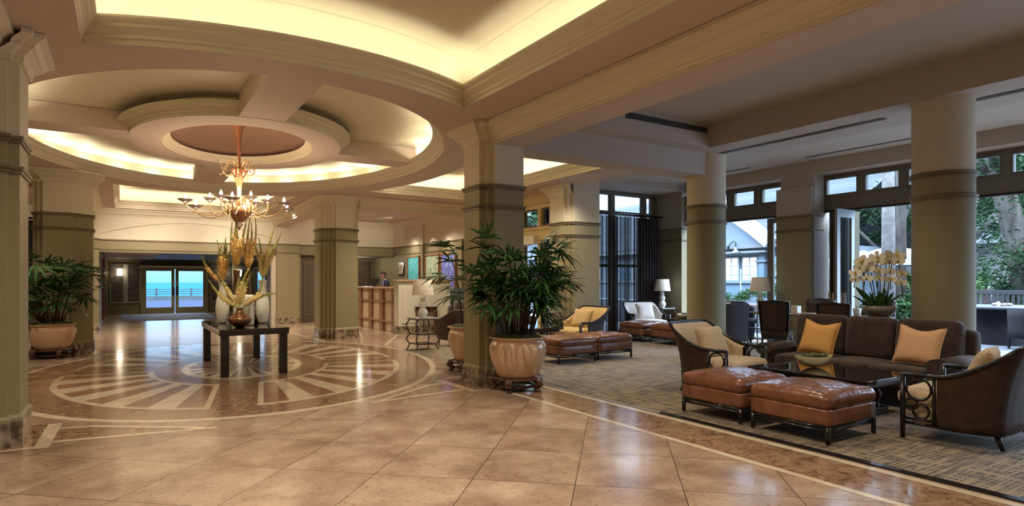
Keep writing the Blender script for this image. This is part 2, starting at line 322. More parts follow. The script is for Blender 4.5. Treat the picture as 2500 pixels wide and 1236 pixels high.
def tiles(nt, b, N, L):
    tc = N('ShaderNodeTexCoord'); mp = N('ShaderNodeMapping'); mp.vector_type = 'TEXTURE'
    mp.inputs['Location'].default_value = (1.65, 5.74, 0); mp.inputs['Rotation'].default_value = (0, 0, R(-42)); mp.inputs['Scale'].default_value = (.775, .85, 1)
    L(tc.outputs['Object'], mp.inputs[0]); sp = N('ShaderNodeSeparateXYZ'); L(mp.outputs[0], sp.inputs[0])
    fx = mth(nt, 'FRACT', sp.outputs[0]); fy = mth(nt, 'FRACT', sp.outputs[1])
    ex = mth(nt, 'MINIMUM', fx, mth(nt, 'SUBTRACT', 1, fx)); ey = mth(nt, 'MINIMUM', fy, mth(nt, 'SUBTRACT', 1, fy))
    j = mth(nt, 'LESS_THAN', mth(nt, 'MINIMUM', ex, ey), .0042)
    cb = N('ShaderNodeCombineXYZ'); L(mth(nt, 'FLOOR', sp.outputs[0]), cb.inputs[0]); L(mth(nt, 'FLOOR', sp.outputs[1]), cb.inputs[1])
    wn = N('ShaderNodeTexWhiteNoise'); L(cb.outputs[0], wn.inputs[0])
    off = N('ShaderNodeVectorMath'); off.operation = 'ADD'; sc = N('ShaderNodeVectorMath'); sc.operation = 'SCALE'; sc.inputs[3].default_value = 9; L(wn.outputs['Color'], sc.inputs[0]); L(sc.outputs[0], off.inputs[0]); L(tc.outputs['Object'], off.inputs[1])
    n1 = N('ShaderNodeTexNoise'); n1.inputs['Scale'].default_value = 2.2; n1.inputs['Detail'].default_value = 8; n1.inputs['Roughness'].default_value = .62; L(off.outputs[0], n1.inputs[0])
    n2 = N('ShaderNodeTexNoise'); n2.inputs['Scale'].default_value = 26; n2.inputs['Detail'].default_value = 4; L(off.outputs[0], n2.inputs[0])
    base = ramp(nt, n1.outputs[0], [(.3, (.25, .16, .112)), (.5, (.385, .275, .20)), (.7, (.54, .42, .315))])
    spk = ramp(nt, n2.outputs[0], [(.0, (.45, .30, .2)), (.33, (.75, .62, .5)), (.42, (1, 1, 1)), (.70, (1, 1, 1))])
    c = mix(nt, .8, base, spk, 'MULTIPLY')
    tv = ramp(nt, wn.outputs['Value'], [(0, (.82, .80, .78)), (1, (1.0, 1.0, 1.0))]); c = mix(nt, 1.0, c, tv, 'MULTIPLY')
    c = mix(nt, j, c, (.05, .03, .02)); L(c, b.inputs['Base Color'])
nodemat('travertine_tiles', tiles, .20, .05)
def stone(c1, c2, c3, sc=5, vein=1):
    def f(nt, b, N, L):
        tc = N('ShaderNodeTexCoord'); n1 = N('ShaderNodeTexNoise'); n1.inputs['Scale'].default_value = sc; n1.inputs['Detail'].default_value = 9; n1.inputs['Distortion'].default_value = vein; n1.inputs['Roughness'].default_value = .68
        L(tc.outputs['Object'], n1.inputs[0]); L(ramp(nt, n1.outputs[0], [(.32, c1), (.5, c2), (.68, c3)]), b.inputs['Base Color'])
    return f
nodemat('granite_inlay', stone((.09, .055, .035), (.27, .165, .10), (.40, .27, .18), 6, 2.0), .15, .05)
nodemat('cream_inlay', stone((.50, .40, .28), (.62, .52, .38), (.72, .62, .48), 3), .15, .05)
nodemat('brown_inlay', stone((.20, .10, .06), (.27, .145, .09), (.36, .21, .13), 4), .15, .05)
def carpet(nt, b, N, L):
    tc = N('ShaderNodeTexCoord'); out = None
    for k, (s1, s2, th) in enumerate(((2.2, 40, .56), (40, 2.2, .57), (4, 66, .57), (66, 4, .57))):
        mp = N('ShaderNodeMapping'); mp.inputs['Scale'].default_value = (s1, s2, 1); mp.inputs['Location'].default_value = (k * 7, k * 3, 0); L(tc.outputs['Object'], mp.inputs[0])
        n = N('ShaderNodeTexNoise'); n.inputs['Scale'].default_value = 1; n.inputs['Detail'].default_value = 0; L(mp.outputs[0], n.inputs[0])
        g = mth(nt, 'MINIMUM', 1, mth(nt, 'MAXIMUM', 0, mth(nt, 'MULTIPLY', mth(nt, 'SUBTRACT', n.outputs[0], th), 14)))
        out = g if out is None else mth(nt, 'MAXIMUM', out, g)
    c = mix(nt, out, (.028, .020, .013), (.27, .20, .12)); L(c, b.inputs['Base Color']); b.inputs['Sheen Weight'].default_value = .2
nodemat('crosshatch_carpet', carpet, .95)
fl = MB()
fl.box(-8, 5.2, -6, 33.4, -.3, 0)                 # hall stone
fl.box(5.2, 9.2, 12.46, 33.4, -.3, 0); fl.box(5.2, 14, -6, 12.46, -.3, 0); fl.box(9.2, 14, 12.46, 13.2, -.3, 0)
def ringpoly(A, B, a, b, rot, z, mi, n=96, c=(1.82, 11.77)):
    o = ell(A, B, n, c, rot=rot); i = ell(a, b, n, c, rot=rot)
    v = [(x, y, z) for x, y in o] + [(x, y, z) for x, y in i]
    fl.add(v, [(k, (k + 1) % n, n + (k + 1) % n, n + k) for k in range(n)], mi)
ROT = R(-10.4)
fl.add([(x, y, .0008) for x, y in ell(3.29, 4.59, 96, (1.82, 11.77), rot=ROT)], [tuple(range(96))], 1)
ringpoly(3.29, 4.59, 3.19, 4.46, ROT, .0014, 2)
ringpoly(1.45, 2.22, 1.33, 2.08, ROT, .0010, 1)
def sector(A, B, a, b, gap, nray, wid, z):
    def pt(fx, fy, ph, q, gg):       # ellipse point; q quadrant
        f0 = math.asin(min(.9, gg / fy)); f1 = PI / 2 - math.asin(min(.9, gg / fx)); p = f0 + (f1 - f0) * ph
        x, y = fx * math.cos(p), fy * math.sin(p)
        if q in (1, 2): x = -x
        if q in (2, 3): y = -y
        return (1.82 + x * math.cos(ROT) - y * math.sin(ROT), 11.77 + x * math.sin(ROT) + y * math.cos(ROT))
    for q in range(4):
        N_ = 24
        o = [pt(A, B, k / N_, q, gap) for k in range(N_ + 1)]; i = [pt(a, b, k / N_, q, gap) for k in range(N_ + 1)]
        fl.add([(*p, z) for p in o] + [(*p, z) for p in i], [(k, k + 1, N_ + 2 + k, N_ + 1 + k) for k in range(N_)], 2)
        A2, B2, a2, b2 = A - wid, B - wid * 1.3, a + wid, b + wid * 1.3; T = nray * 2 - 1
        for r in range(T):
            if r % 2: continue
            e0, e1 = r / T, (r + 1) / T
            vs_ = [(*pt(A2, B2, e0 + (e1 - e0) * k / 4, q, gap + wid * .8), z + .0006) for k in range(5)] + [(*pt(a2, b2, e0 + (e1 - e0) * k / 4, q, gap + wid * .8), z + .0006) for k in range(5)]
            fl.add(vs_, [(k, k + 1, 6 + k, 5 + k) for k in range(4)], 3)
sector(2.66, 3.93, 1.36, 2.1, .26, 6, .085, .0014)
ringpoly(.97, 1.62, .87, 1.47, ROT, .0014, 2)
sector(.87, 1.47, .12, .2, .03, 6, .02, .0016)
SK = [0]
def stripe(p0, p1, wd=.07, z=.0012, mi=2):
    SK[0] += 1; z += .00025 * (SK[0] % 7)
    p0 = Vector(p0); p1 = Vector(p1); d = (p1 - p0).normalized() * wd / 2; n_ = Vector((-d.y, d.x)); p0 = p0 - d; p1 = p1 + d
    fl.add([(*(p0 + n_), z), (*(p1 + n_), z), (*(p1 - n_), z), (*(p0 - n_), z)], [(0, 1, 2, 3)], mi)
def path(pts, wd=.07, z=.0012):
    for a_, b_ in zip(pts, pts[1:]): stripe(a_, b_, wd, z)
def gran(pts, z=.0004):
    SK[0] += 1; z += .0001 * (SK[0] % 5); fl.add([(*p, z) for p in pts], [tuple(range(len(pts)))], 1)
for sx_, sy_, x0, y0 in ((1, -1, 4.05, 7.35), (-1, -1, -.62, 6.95), (1, 1, 4.25, 16.4), (-1, 1, -.5, 16.0)):      # arrow inlays between ring and columns
    q = lambda dx, dy: (x0 + sx_ * dx, y0 + sy_ * dy)
    path([q(-1.4, .02), q(-.0, -.18)]); path([q(-1.3, -.04), q(-.35, -.72), q(.02, -.78)]); gran([q(-1.2, -.05), q(-.35, -.70), q(.0, -.74), q(0, -.2)])
    path([q(-.02, -1.0), q(.0, .0)], .12); path([q(.0, 0), q(.45, .0)], .07); gran([q(0, 0), q(.5, 0), q(.5, -1.1), q(0, -1.1)], .0005)
gran([(4.42, 7.1), (5.04, 7.1), (5.04, -5.5), (4.42, -5.5)])
stripe((4.40, 7.0), (4.40, -5.5), .075); stripe((5.05, 7.2), (5.05, -5.5), .085)
gran([(-1.06, 6.6), (-1.7, 6.6), (-1.7, -5.5), (-1.06, -5.5)]); stripe((-1.05, 6.9), (-1.05, -5.5), .08)
path([(4.15, 16.4), (4.15, 22.6)], .12); path([(-.75, 22.4), (-.75, 17.0)], .12); path([(4.9, 14.5), (5.6, 16.6), (6.4, 19.6)], .08); path([(4.2, 15.3), (5.2, 13.7), (6.6, 16.4)], .08)
fl.box(5.13, 5.2, 4.96, 12.5, 0, .006, 4)
floor = fl.build('floor', ['travertine_tiles', 'granite_inlay', 'cream_inlay', 'brown_inlay', mat('grey_threshold_metal', (.22, .22, .19), .5)]); struct(floor)
cp = MB(); cp.box(5.2, 12.97, -3.95, 11.15, 0.001, .012).box(5.2, 8.6, 11.15, 12.46, 0.001, .012).box(9.65, 12.97, 11.15, 12.9, 0.001, .012); cpo = cp.build('carpet', 'crosshatch_carpet'); tag(cpo, 'brown wall-to-wall lounge carpet with pale crosshatch lines', 'carpet')
cb = MB(); cb.box(5.13, 5.2, -5.5, 4.96, .0005, .014); cb.box(5.2, 6.9, 12.46, 12.52, .0005, .014); struct(cb.build('trim_1', 'black'))
# ---------------- ceilings ----------------
CR = [(0, 3.50), (.025, 3.50), (.035, 3.535), (.03, 3.54), (.05, 3.58), (.10, 3.62), (.115, 3.625), (.12, 3.65), (.15, 3.68), (.19, 3.70), (.20, 3.705), (.205, 3.745)]
def offs(pathp, d):
    k = len(pathp); P = [Vector(p) for p in pathp]; out = []
    for i in range(k):
        a = (P[i] - P[i - 1]).normalized(); b = (P[(i + 1) % k] - P[i]).normalized(); na = Vector((a.y, -a.x)); nb = Vector((b.y, -b.x)); m_ = na + nb; m_ = m_ / max(.3, m_.dot(na))
        out.append((P[i].x + m_.x * d, P[i].y + m_.y * d))
    return out
def arc_y(x0, x1, sgn, A=4.67, B=5.35, n=20):
    return [(x0 + (x1 - x0) * i / n, RC[1] + sgn * B * math.sqrt(max(0, 1 - ((x0 + (x1 - x0) * i / n - RC[0]) / A) ** 2))) for i in range(n + 1)]
near = arc_y(-.33, 3.74, -1)[::-1]                      # from right to left along the curve
near = [(3.74, 1.25)] + [(-.33, 1.25)][0:0] + near      # right edge up
near_cw = [(-.33, 1.25)] + near[::-1][:-1] + [(3.74, 1.25)]          # clockwise: left edge up, curve to the right, down
far_cw = [(-.2, 22.3)] + [(3.86, 22.3)] + arc_y(-.2, 3.86, 1, 4.67, 5.5)[::-1]
rt = [(RC[0] + 4.02 * math.sqrt(max(0, 1 - ((y - RC[1]) / 6.0) ** 2)), y) for y in [9.0 + (14.9 - 9.0) * i / 16 for i in range(17)]]
right_cw = rt + [(8.03, 14.95), (8.03, 9.0)]
rot_cw = ell(3.35, 4.83, 96)[::-1]
hall = [(-7, -4), (5.0, -4), (5.0, 8.1), (8.95, 8.1), (8.95, 22.9), (-7, 22.9)]
ceil = sheet([hall, rot_cw, near_cw, far_cw, right_cw], 3.75, 'ceiling', 'soffit', flip=True)
COVEP = [(-.001, 3.75), (0, 3.80), (.02, 3.81), (.025, 3.84), (.02, 3.845), (.05, 3.88), (.075, 3.90), (.08, 3.925), (.11, 3.95), (.125, 3.97), (.125, 3.99), (.09, 3.99), (-.02, 3.80)]
def cove(pth, name, ztop, wallo=.42, parent=None):
    c_ = MB(); c_.mold(pth, COVEP, True); co = struct(c_.build(name, 'cream'))
    w_ = MB(); op = offs(pth, -wallo); w_.mold(op, [(0, 3.751), (0, ztop - .30), (.03, ztop - .20), (.10, ztop - .10), (.20, ztop - .035), (.34, ztop - .002)], True, smooth=True); struct(w_.build('ceiling', 'cream')).parent = None
    sheet([op], ztop, 'ceiling', 'cream', flip=True)
cove(near_cw, 'trim_2', 4.30, .22); cove(far_cw, 'trim_3', 4.3); cove(right_cw, 'trim_4', 4.3)
# rotunda
c_ = MB(); c_.mold(rot_cw, [(-.001, 3.75), (0, 3.79), (.03, 3.795), (.04, 3.82), (.035, 3.825), (.075, 3.86), (.12, 3.88), (.125, 3.90), (.17, 3.925), (.19, 3.94), (.19, 3.955), (.14, 3.955), (-.02, 3.8)], True, smooth=False); struct(c_.build('trim_5', 'cream'))
w_ = MB(); big = ell(3.60, 5.07, 96); w_.mold(big[::-1], [(0, 3.751), (0, 4.21)], True, smooth=True); struct(w_.build('ceiling', 'cream'))
sheet([big, ell(1.25, 1.75, 64)], 4.21, 'ceiling', 'cream', flip=True)
BX, BY = 1.74, 11.85
bm_ = MB(); bm_.box(BX - .32, BX + .32, 7.2, 16.55, 3.9, 4.2); bm_.box(-1.45, 4.92, BY - .32, BY + .32, 3.9, 4.2)
# keep the dome open: the beams stop at the inner ring
bm_ = MB(); bm_.box(BX - .32, BX + .32, 6.95, 9.95, 3.9, 4.205); bm_.box(BX - .32, BX + .32, 13.8, 16.62, 3.9, 4.205); bm_.box(-1.6, .42, BY - .32, BY + .32, 3.9, 4.205); bm_.box(3.05, 5.02, BY - .32, BY + .32, 3.9, 4.205)
struct(bm_.build('trim_6', 'soffit'))
ic = (1.76, 11.86)
rg = MB(); oe = ell(1.69, 2.26, 96, ic); ie = ell(1.2, 1.72, 96, ic)
rg.add([(*p, 3.895) for p in oe] + [(*p, 3.895) for p in ie], [(k, (k + 1) % 96, 96 + (k + 1) % 96, 96 + k) for k in range(96)], 0)
rg.mold(oe, [(0, 3.895), (0, 3.945), (.03, 3.95), (.035, 3.975), (.03, 3.98), (.07, 4.0), (.10, 4.015), (.105, 4.035), (.15, 4.06), (.17, 4.075), (.17, 4.09), (.12, 4.09), (-.03, 3.94)], True, 1)
rg.mold(oe, [(-.14, 3.9), (-.14, 4.21)], True, 1)
rg.mold(ie[::-1], [(0, 3.895), (0, 3.93), (.03, 3.935), (.035, 3.96), (.03, 3.965), (.07, 3.985), (.075, 4.0), (.11, 4.02), (.12, 4.035), (.06, 4.035)], True, 1)
struct(rg.build('trim_7', ['soffit', 'cream']))
dm = MB(); v = []; nn = 64; rows = 9
for i in range(rows):
    t = i / (rows - 1) * PI / 2; q = math.cos(t)
    for j in range(nn): a = 2 * PI * j / nn; v.append((ic[0] + max(.01, 1.22 * q) * math.cos(a), ic[1] + max(.01, 1.74 * q) * math.sin(a), 4.034 + .40 * math.sin(t)))
dm.add(v, [(i * nn + j, i * nn + (j + 1) % nn, (i + 1) * nn + (j + 1) % nn, (i + 1) * nn + j) for i in range(rows - 1) for j in range(nn)], 0, True)
struct(dm.build('ceiling', 'dome'))
# ---------------- beams with cornice ----------------
def beam(name, x0, x1, y0, y1, z0, z1, sides, m='cream', ms='soffit', prof=CR):
    b = MB(); b.box(x0, x1, y0, y1, z0 + .002, z1, 0); b.quad((x0, y0, z0), (x1, y0, z0), (x1, y1, z0), (x0, y1, z0), 1)
    for s_ in sides:
        pth = {'-x': [(x0, y0), (x0, y1)][::-1], '+x': [(x1, y0), (x1, y1)], '-y': [(x0, y0), (x1, y0)], '+y': [(x1, y1), (x0, y1)]}[s_]
        b.mold(pth, prof)
    return struct(b.build(name, [m, ms]))
beam('trim_8', 4.48, 4.97, -4, 7.5, 3.46, 3.75, ['-x'])
beam('trim_9', -1.55, -1.02, -4, 7.1, 3.46, 3.75, ['+x'])
beam('trim_10', 5.33, 8.95, 15.98, 16.5, 3.44, 3.75, ['-y'])
beam('trim_11', 4.47, 4.97, 16.9, 22.7, 3.44, 3.75, ['-x'])
beam('trim_12', -1.2, -.70, 16.2, 22.7, 3.44, 3.75, ['+x'])
beam('trim_13', -6, -1.5, 15.5, 16.0, 3.44, 3.75, ['-y'])
beam('trim_14', 4.97, 9.25, 7.62, 8.1, 3.46, 3.875, [], 'lounge', 'lounge')
# lounge ceilings
sheet([[(4.97, -4), (9.95, -4), (9.95, 11.9), (8.95, 11.9), (8.95, 8.1), (4.97, 8.1)], [(4.99, -3.5), (4.99, 7.3), (8.8, 7.3), (8.8, -3.5)]], 3.875, 'ceiling', 'lounge', flip=True)
lc = MB(); lc.mold([(4.99, -3.5), (4.99, 7.3), (8.8, 7.3), (8.8, -3.5)][::-1], [(0, 3.875), (0, 4.28)], True); lc.quad((4.9, -3.6, 4.28), (8.9, -3.6, 4.28), (8.9, 7.4, 4.28), (4.9, 7.4, 4.28))
lc.box(9.95, 10.0, -4, 11.9, 3.876, 4.2); lc.box(8.95, 9.0, 8.1, 12.9, 3.752, 4.2)
struct(lc.build('ceiling', 'lounge'))
lo = MB(); lo.quad((9.0, -4, 4.2), (13.9, -4, 4.2), (13.9, 11.9, 4.2), (9.0, 11.9, 4.2)); lo.box(9.0, 13.9, 11.9, 13.1, 4.03, 4.2); struct(lo.build('ceiling', 'lounge'))
leak_slab = MB(); leak_slab.box(-7.2, 14.2, -4.2, 23.2, 4.8, 5.0); struct(leak_slab.build('ceiling', 'soffit'))  # unseen slab added over the ceilings to keep outdoor light from leaking in
# ceiling vents
def vent(x0, x1, y0, y1, z, label, n=3):
    t = thing('ceiling_vent', label, 'air vent', ((x0 + x1) / 2, (y0 + y1) / 2, z)); a = (x1 - x0) / 2; b_ = (y1 - y0) / 2
    f = MB(); f.box(-a, a, -b_, b_, -.004, .0); f.build('backing', 'vent', t)
    s_ = MB()
    for i in range(n + 1):
        if a < b_: xx = -a + 2 * a * i / n; s_.box(xx - .006, xx + .006, -b_, b_, -.012, -.002)
        else: yy = -b_ + 2 * b_ * i / n; s_.box(-a, a, yy - .006, yy + .006, -.012, -.002)
    s_.build('slats', mat('vent_metal', (.16, .15, .15), .4), t)
vent(9.3, 9.4, 4.6, 7.75, 3.875, 'long slotted vent strip between the two round lounge columns', 3)
vent(9.36, 9.46, .5, 3.6, 3.875, 'long slotted vent strip right of the nearer round column', 3)
vent(12.52, 12.56, 5.0, 7.8, 4.2, 'thin black slot vent above the middle lounge window', 1)
vent(12.52, 12.56, 9.2, 10.2, 4.2, 'short thin black slot vent right of the farther round column', 1)
vent(11.7, 11.74, 10.3, 11.1, 4.2, 'short thin black slot vent above the curtained corner', 1)
t = thing('air_grille', 'black slatted air grille at the end of the lounge ceiling recess', 'air vent', (7.75, 7.3, 4.17)); g = MB(); g.box(-.95, .98, -.006, .0, -.05, .05); g.build('backing', 'vent', t)
g = MB(); [g.box(-.95, .98, -.02, -.006, -.05 + .022 * i, -.045 + .022 * i) for i in range(5)]; g.box(.97, .99, -.02, 0, -.05, .05); g.build('slats', mat('vent_metal', (.16, .15, .15), .4), t)
# ---------------- columns ----------------
def column(name, poly, top, label, bands=(2.86, 2.57), crown=True, base=.22, dark='olive', parent_kind=None, capm='cream', topm='cream'):
    cx = sum(p[0] for p in poly) / len(poly); cy = sum(p[1] for p in poly) / len(poly)
    t = thing(name, label, 'column', (cx, cy, 0)); P = [(x - cx, y - cy) for x, y in poly]
    b = MB(); b.prism(offs(P, .025), 0, base); b.build('plinth', 'marble', t)
    c = MB(); c.prism(P, base, bands[0]); c.mold(P, [(.025, base), (.025, base + .03), (.0, base + .06)], True); c.build('lower_shaft', dark, t)
    u = MB(); u.prism(P, bands[0], top); u.build('upper_shaft', topm, t)
    for zb in bands:
        k = MB(); k.mold(P, [(0, zb - .035), (.02, zb - .03), (.02, zb - .012), (.012, zb - .008), (.028, zb + .002), (.034, zb + .02), (.03, zb + .03), (0, zb + .035)], True); k.build('band', 'olive_trim', t)
    if crown is True: k = MB(); k.mold(P, CR, True); k.build('capital', 'cream', t)
    elif crown: k = MB(); k.mold(crown_path(P, crown), CR, False); k.build('capital', 'cream', t)
    return t
def crown_path(P, side):
    return P[-9:] + [P[0]] if side == '-x' else P[1:10]
def stepped(x0, x1, y0, y1, sides):
    """core rectangle with two-step pilasters on the given sides, counter-clockwise"""
    a, b_, d = .08, .17, .08
    L_ = []
    if '-y' in sides: L_ += [(x0, y0), (x0 + a, y0), (x0 + a, y0 - d), (x0 + b_, y0 - d), (x0 + b_, y0 - 2 * d), (x1 - b_, y0 - 2 * d), (x1 - b_, y0 - d), (x1 - a, y0 - d), (x1 - a, y0)]
    else: L_ += [(x0, y0)]
    if '+x' in sides: L_ += [(x1, y0), (x1, y0 + a), (x1 + d, y0 + a), (x1 + d, y0 + b_), (x1 + 2 * d, y0 + b_), (x1 + 2 * d, y1 - b_), (x1 + d, y1 - b_), (x1 + d, y1 - a), (x1, y1 - a)]
    else: L_ += [(x1, y0)]
    if '+y' in sides: L_ += [(x1, y1), (x1 - a, y1), (x1 - a, y1 + d), (x1 - b_, y1 + d), (x1 - b_, y1 + 2 * d), (x0 + b_, y1 + 2 * d), (x0 + b_, y1 + d), (x0 + a, y1 + d), (x0 + a, y1)]
    else: L_ += [(x1, y1)]
    if '-x' in sides: L_ += [(x0, y1), (x0, y1 - a), (x0 - d, y1 - a), (x0 - d, y1 - b_), (x0 - 2 * d, y1 - b_), (x0 - 2 * d, y0 + b_), (x0 - d, y0 + b_), (x0 - d, y0 + a), (x0, y0 + a)]
    else: L_ += [(x0, y1)]
    return L_
column('square_column', stepped(4.48, 4.97, 7.5, 8.3, ['-x']), 3.75, 'nearest square olive and cream column, behind the big potted palm, at the carpet edge', crown='-x')
column('square_column', stepped(-1.5, -.96, 7.0, 7.95, ['+x']), 3.75, 'shaded square column cut off by the left edge of the photo', bands=(2.80, 2.52), crown='+x')
column('square_column', stepped(4.52, 5.33, 16.1, 16.95, ['-y', '-x']), 3.75, 'square column standing alone left of the reception desk')
column('square_column', stepped(-1.52, -.69, 15.45, 16.2, ['-y', '+x']), 3.75, 'square column behind the potted palm on the left')
column('square_column', stepped(8.82, 9.6, 11.2, 12.1, ['-x']), 3.875, 'square column between the wing window and the dark curtains, blue-lit on its right face', bands=(2.86, 2.57), crown='-x')
def rcol(x, y, r, label, bands=(2.895, 2.60), top=3.875):
    t = thing('round_column', label, 'column', (x, y, 0))
    b = MB(); b.lathe([(r + .02, 0), (r + .02, .18), (r, .2)]); b.build('plinth', 'olive', t)
    b = MB(); b.lathe([(r, .0), (r, bands[0])], n=64); b.build('lower_shaft', 'olive', t)
    b = MB(); b.lathe([(r, bands[0]), (r, top)], n=64); b.build('upper_shaft', 'cream', t)
    for zb in bands:
        b = MB(); b.lathe([(r, zb - .035), (r + .02, zb - .03), (r + .02, zb - .01), (r + .01, zb - .005), (r + .03, zb + .005), (r + .03, zb + .025), (r, zb + .035)], n=64); b.build('band', 'olive_trim', t)
rcol(9.36, 7.84, .355, 'farther of the two round columns, behind the fawn lounge armchair')
rcol(9.22, 3.80, .355, 'nearer of the two round columns, behind the brown sofa and orchids')
# ---------------- walls ----------------
def pil(name, poly, label_unused, top=3.75):      # wall pilaster as structure
    e = sempty(name); b = MB(); b.prism(offs(poly, .02), 0, .22); b.build('plinth', 'marble', e)
    b = MB(); b.prism(poly, .22, 2.8); b.build('lower_shaft', 'olive', e); b = MB(); b.prism(poly, 2.8, top); b.mold(poly, CR, True); b.build('upper_shaft', 'cream', e)
    b = MB(); b.mold(poly, [(0, 2.77), (.03, 2.78), (.03, 2.81), (0, 2.82)], True); b.mold(poly, [(0, 2.48), (.02, 2.49), (.02, 2.51), (0, 2.52)], True); b.build('band', 'olive_trim', e)
pil('trim_15', [(-1.2, 22.5), (-.62, 22.5), (-.62, 23), (-1.2, 23)], '')
pil('trim_16', [(4.55, 22.45), (5.3, 22.45), (5.3, 23), (4.55, 23)], '')
YB = 22.7
e = MB(); e.box(-.62, 4.55, YB, YB + .2, 2.42, 2.78, 1); e.box(-.62, 4.55, YB, YB + .2, 2.78, 3.75, 0); e.box(-.62, 4.55, YB - .02, YB, 2.40, 2.44, 2); e.mold([(-.62, YB), (4.55, YB)], CR, False, 0)
e.mold([(-.62, YB), (4.55, YB)], [(0, 2.76), (.03, 2.77), (.03, 2.8), (0, 2.81)], False, 2); e.mold([(-.62, YB), (4.55, YB)], [(0, 2.47), (.02, 2.48), (.02, 2.5), (0, 2.51)], False, 2)
ar = [(-.62 + 5.17 * i / 24, YB - .03, 2.95 + .45 * math.sin(PI * i / 24) ** .8) for i in range(25)]
v = []; [v.extend([(x, YB, z), (x, YB - .05, z)]) for x, _, z in ar]; [v.append((x, YB - .05, 3.52)) for x, _, z in ar]
e.add(v, [(2 * i, 2 * i + 2, 2 * i + 3, 2 * i + 1) for i in range(24)] + [(2 * i + 1, 2 * i + 3, 50 + i + 1, 50 + i) for i in range(24)], 0)
e.box(4.42, 4.55, YB, YB + .2, 0, 2.42, 0)
struct(e.build('wall_back', ['cream', 'olive', 'olive_trim']))
# corridor
k = MB(); k.box(-.8, -.62, YB + .2, 33, 0, 2.55, 0); k.box(4.55, 4.7, YB + .2, 33, 0, 2.55, 0); k.box(-.8, 4.7, 33, 33.2, 0, 2.55, 1); struct(k.build('wall_corridor', ['olive', mat('sage_paint', (.25, .245, .13), .5)]))
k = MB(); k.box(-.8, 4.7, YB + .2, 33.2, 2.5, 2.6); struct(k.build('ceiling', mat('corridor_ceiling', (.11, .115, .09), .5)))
struct(MB().box(-.55, 1.1, 24.5, 31.5, 2.47, 2.50).build('ceiling', 'soffit'))
# other walls
wall('wall_left', 'olive', (-6.2, -6, -4, 23, 0, 3.75)); wall('wall_front', 'cream', (-6.2, 14, -4.2, -4, 0, 4.3))
e = MB(); e.box(-6, -1.2, YB, YB + .2, 0, 3.75, 0); e.box(-6, -1.2, YB - .01, YB, 0, 2.8, 1); struct(e.build('wall_back', ['cream', 'olive']))
e = MB(); e.box(5.3, 5.42, YB, YB + .2, 0, 2.45, 1); e.box(6.7, 7.15, YB, YB + .2, 0, 2.45, 1); e.box(5.3, 9.1, YB, YB + .2, 2.45, 2.8, 1); e.box(5.3, 9.1, YB, YB + .2, 2.8, 3.75, 0)
e.mold([(5.3, YB), (8.95, YB)], CR, False, 0); e.mold([(5.3, YB), (8.95, YB)], [(0, 2.77), (.03, 2.78), (.03, 2.81), (0, 2.82)], False, 2); e.mold([(5.3, YB), (8.95, YB)], [(0, 2.43), (.03, 2.44), (.03, 2.47), (0, 2.48)], False, 2); e.box(8.95, 9.1, YB + .2, 25, 0, 2.45, 1)
struct(e.build('wall_back', ['cream', 'olive', 'olive_trim']))
wall('wall_back_office', 'deepwall', (5.2, 9.2, 25, 25.1, 0, 2.6), (5.2, 5.3, YB + .2, 25, 0, 2.6), (5.2, 9.1, YB + .2, 25.1, 2.46, 2.6))
dd = sempty('door_1', (6.06, YB + .12, 0)); b = MB(); b.box(-.64, .64, 0, .06, 0, 2.42); b.build('door_leaf', 'darkdoor', dd); b = MB(); b.box(-.5, -.46, -.02, 0, .25, 2.2); b.box(.46, .5, -.02, 0, .25, 2.2); b.box(-.46, .46, -.02, 0, 2.16, 2.2); b.box(-.46, .46, -.02, 0, .25, .29); b.build('door_panel_moulding', 'olive_trim', dd)
dd = sempty('door_2', (8.15, 24.95, 0)); b = MB(); b.box(-.6, .6, -.04, 0, 0, 2.3); b.build('door_leaf', 'darkdoor', dd); b = MB(); b.box(-.48, -.44, -.06, -.04, .2, 2.1); b.box(.44, .48, -.06, -.04, .2, 2.1); b.box(-.44, .44, -.06, -.04, 2.06, 2.1); b.build('door_panel_moulding', 'olive_trim', dd)
wall('wall_office_left', mat('office_green', (.22, .21, .15), .6), (6.9, 7.35, 24.2, 24.3, 0, 2.5))
# painting wall, x = 8.95
e = MB(); XW = 8.95
e.box(XW, XW + .2, 14.2, YB + .2, 0, 2.8, 1); e.box(XW, XW + .2, 14.2, YB + .2, 2.8, 3.75, 0)
e.mold([(XW, YB), (XW, 16.5)], CR, False, 0)
for zb in (2.8, 2.52): e.mold([(XW, YB), (XW, 14.2)], [(0, zb - .03), (.02, zb - .02), (.03, zb + .01), (0, zb + .03)], False, 2)
e.box(XW - .06, XW, 19.82, 20.02, 0, 2.8, 1); e.box(XW - .06, XW, 19.82, 20.02, 2.8, 3.5, 0); e.box(XW - .06, XW, 16.9, 17.05, 0, 2.8, 1)
struct(e.build('wall_right_reception', ['cream', 'olive', 'olive_trim']))
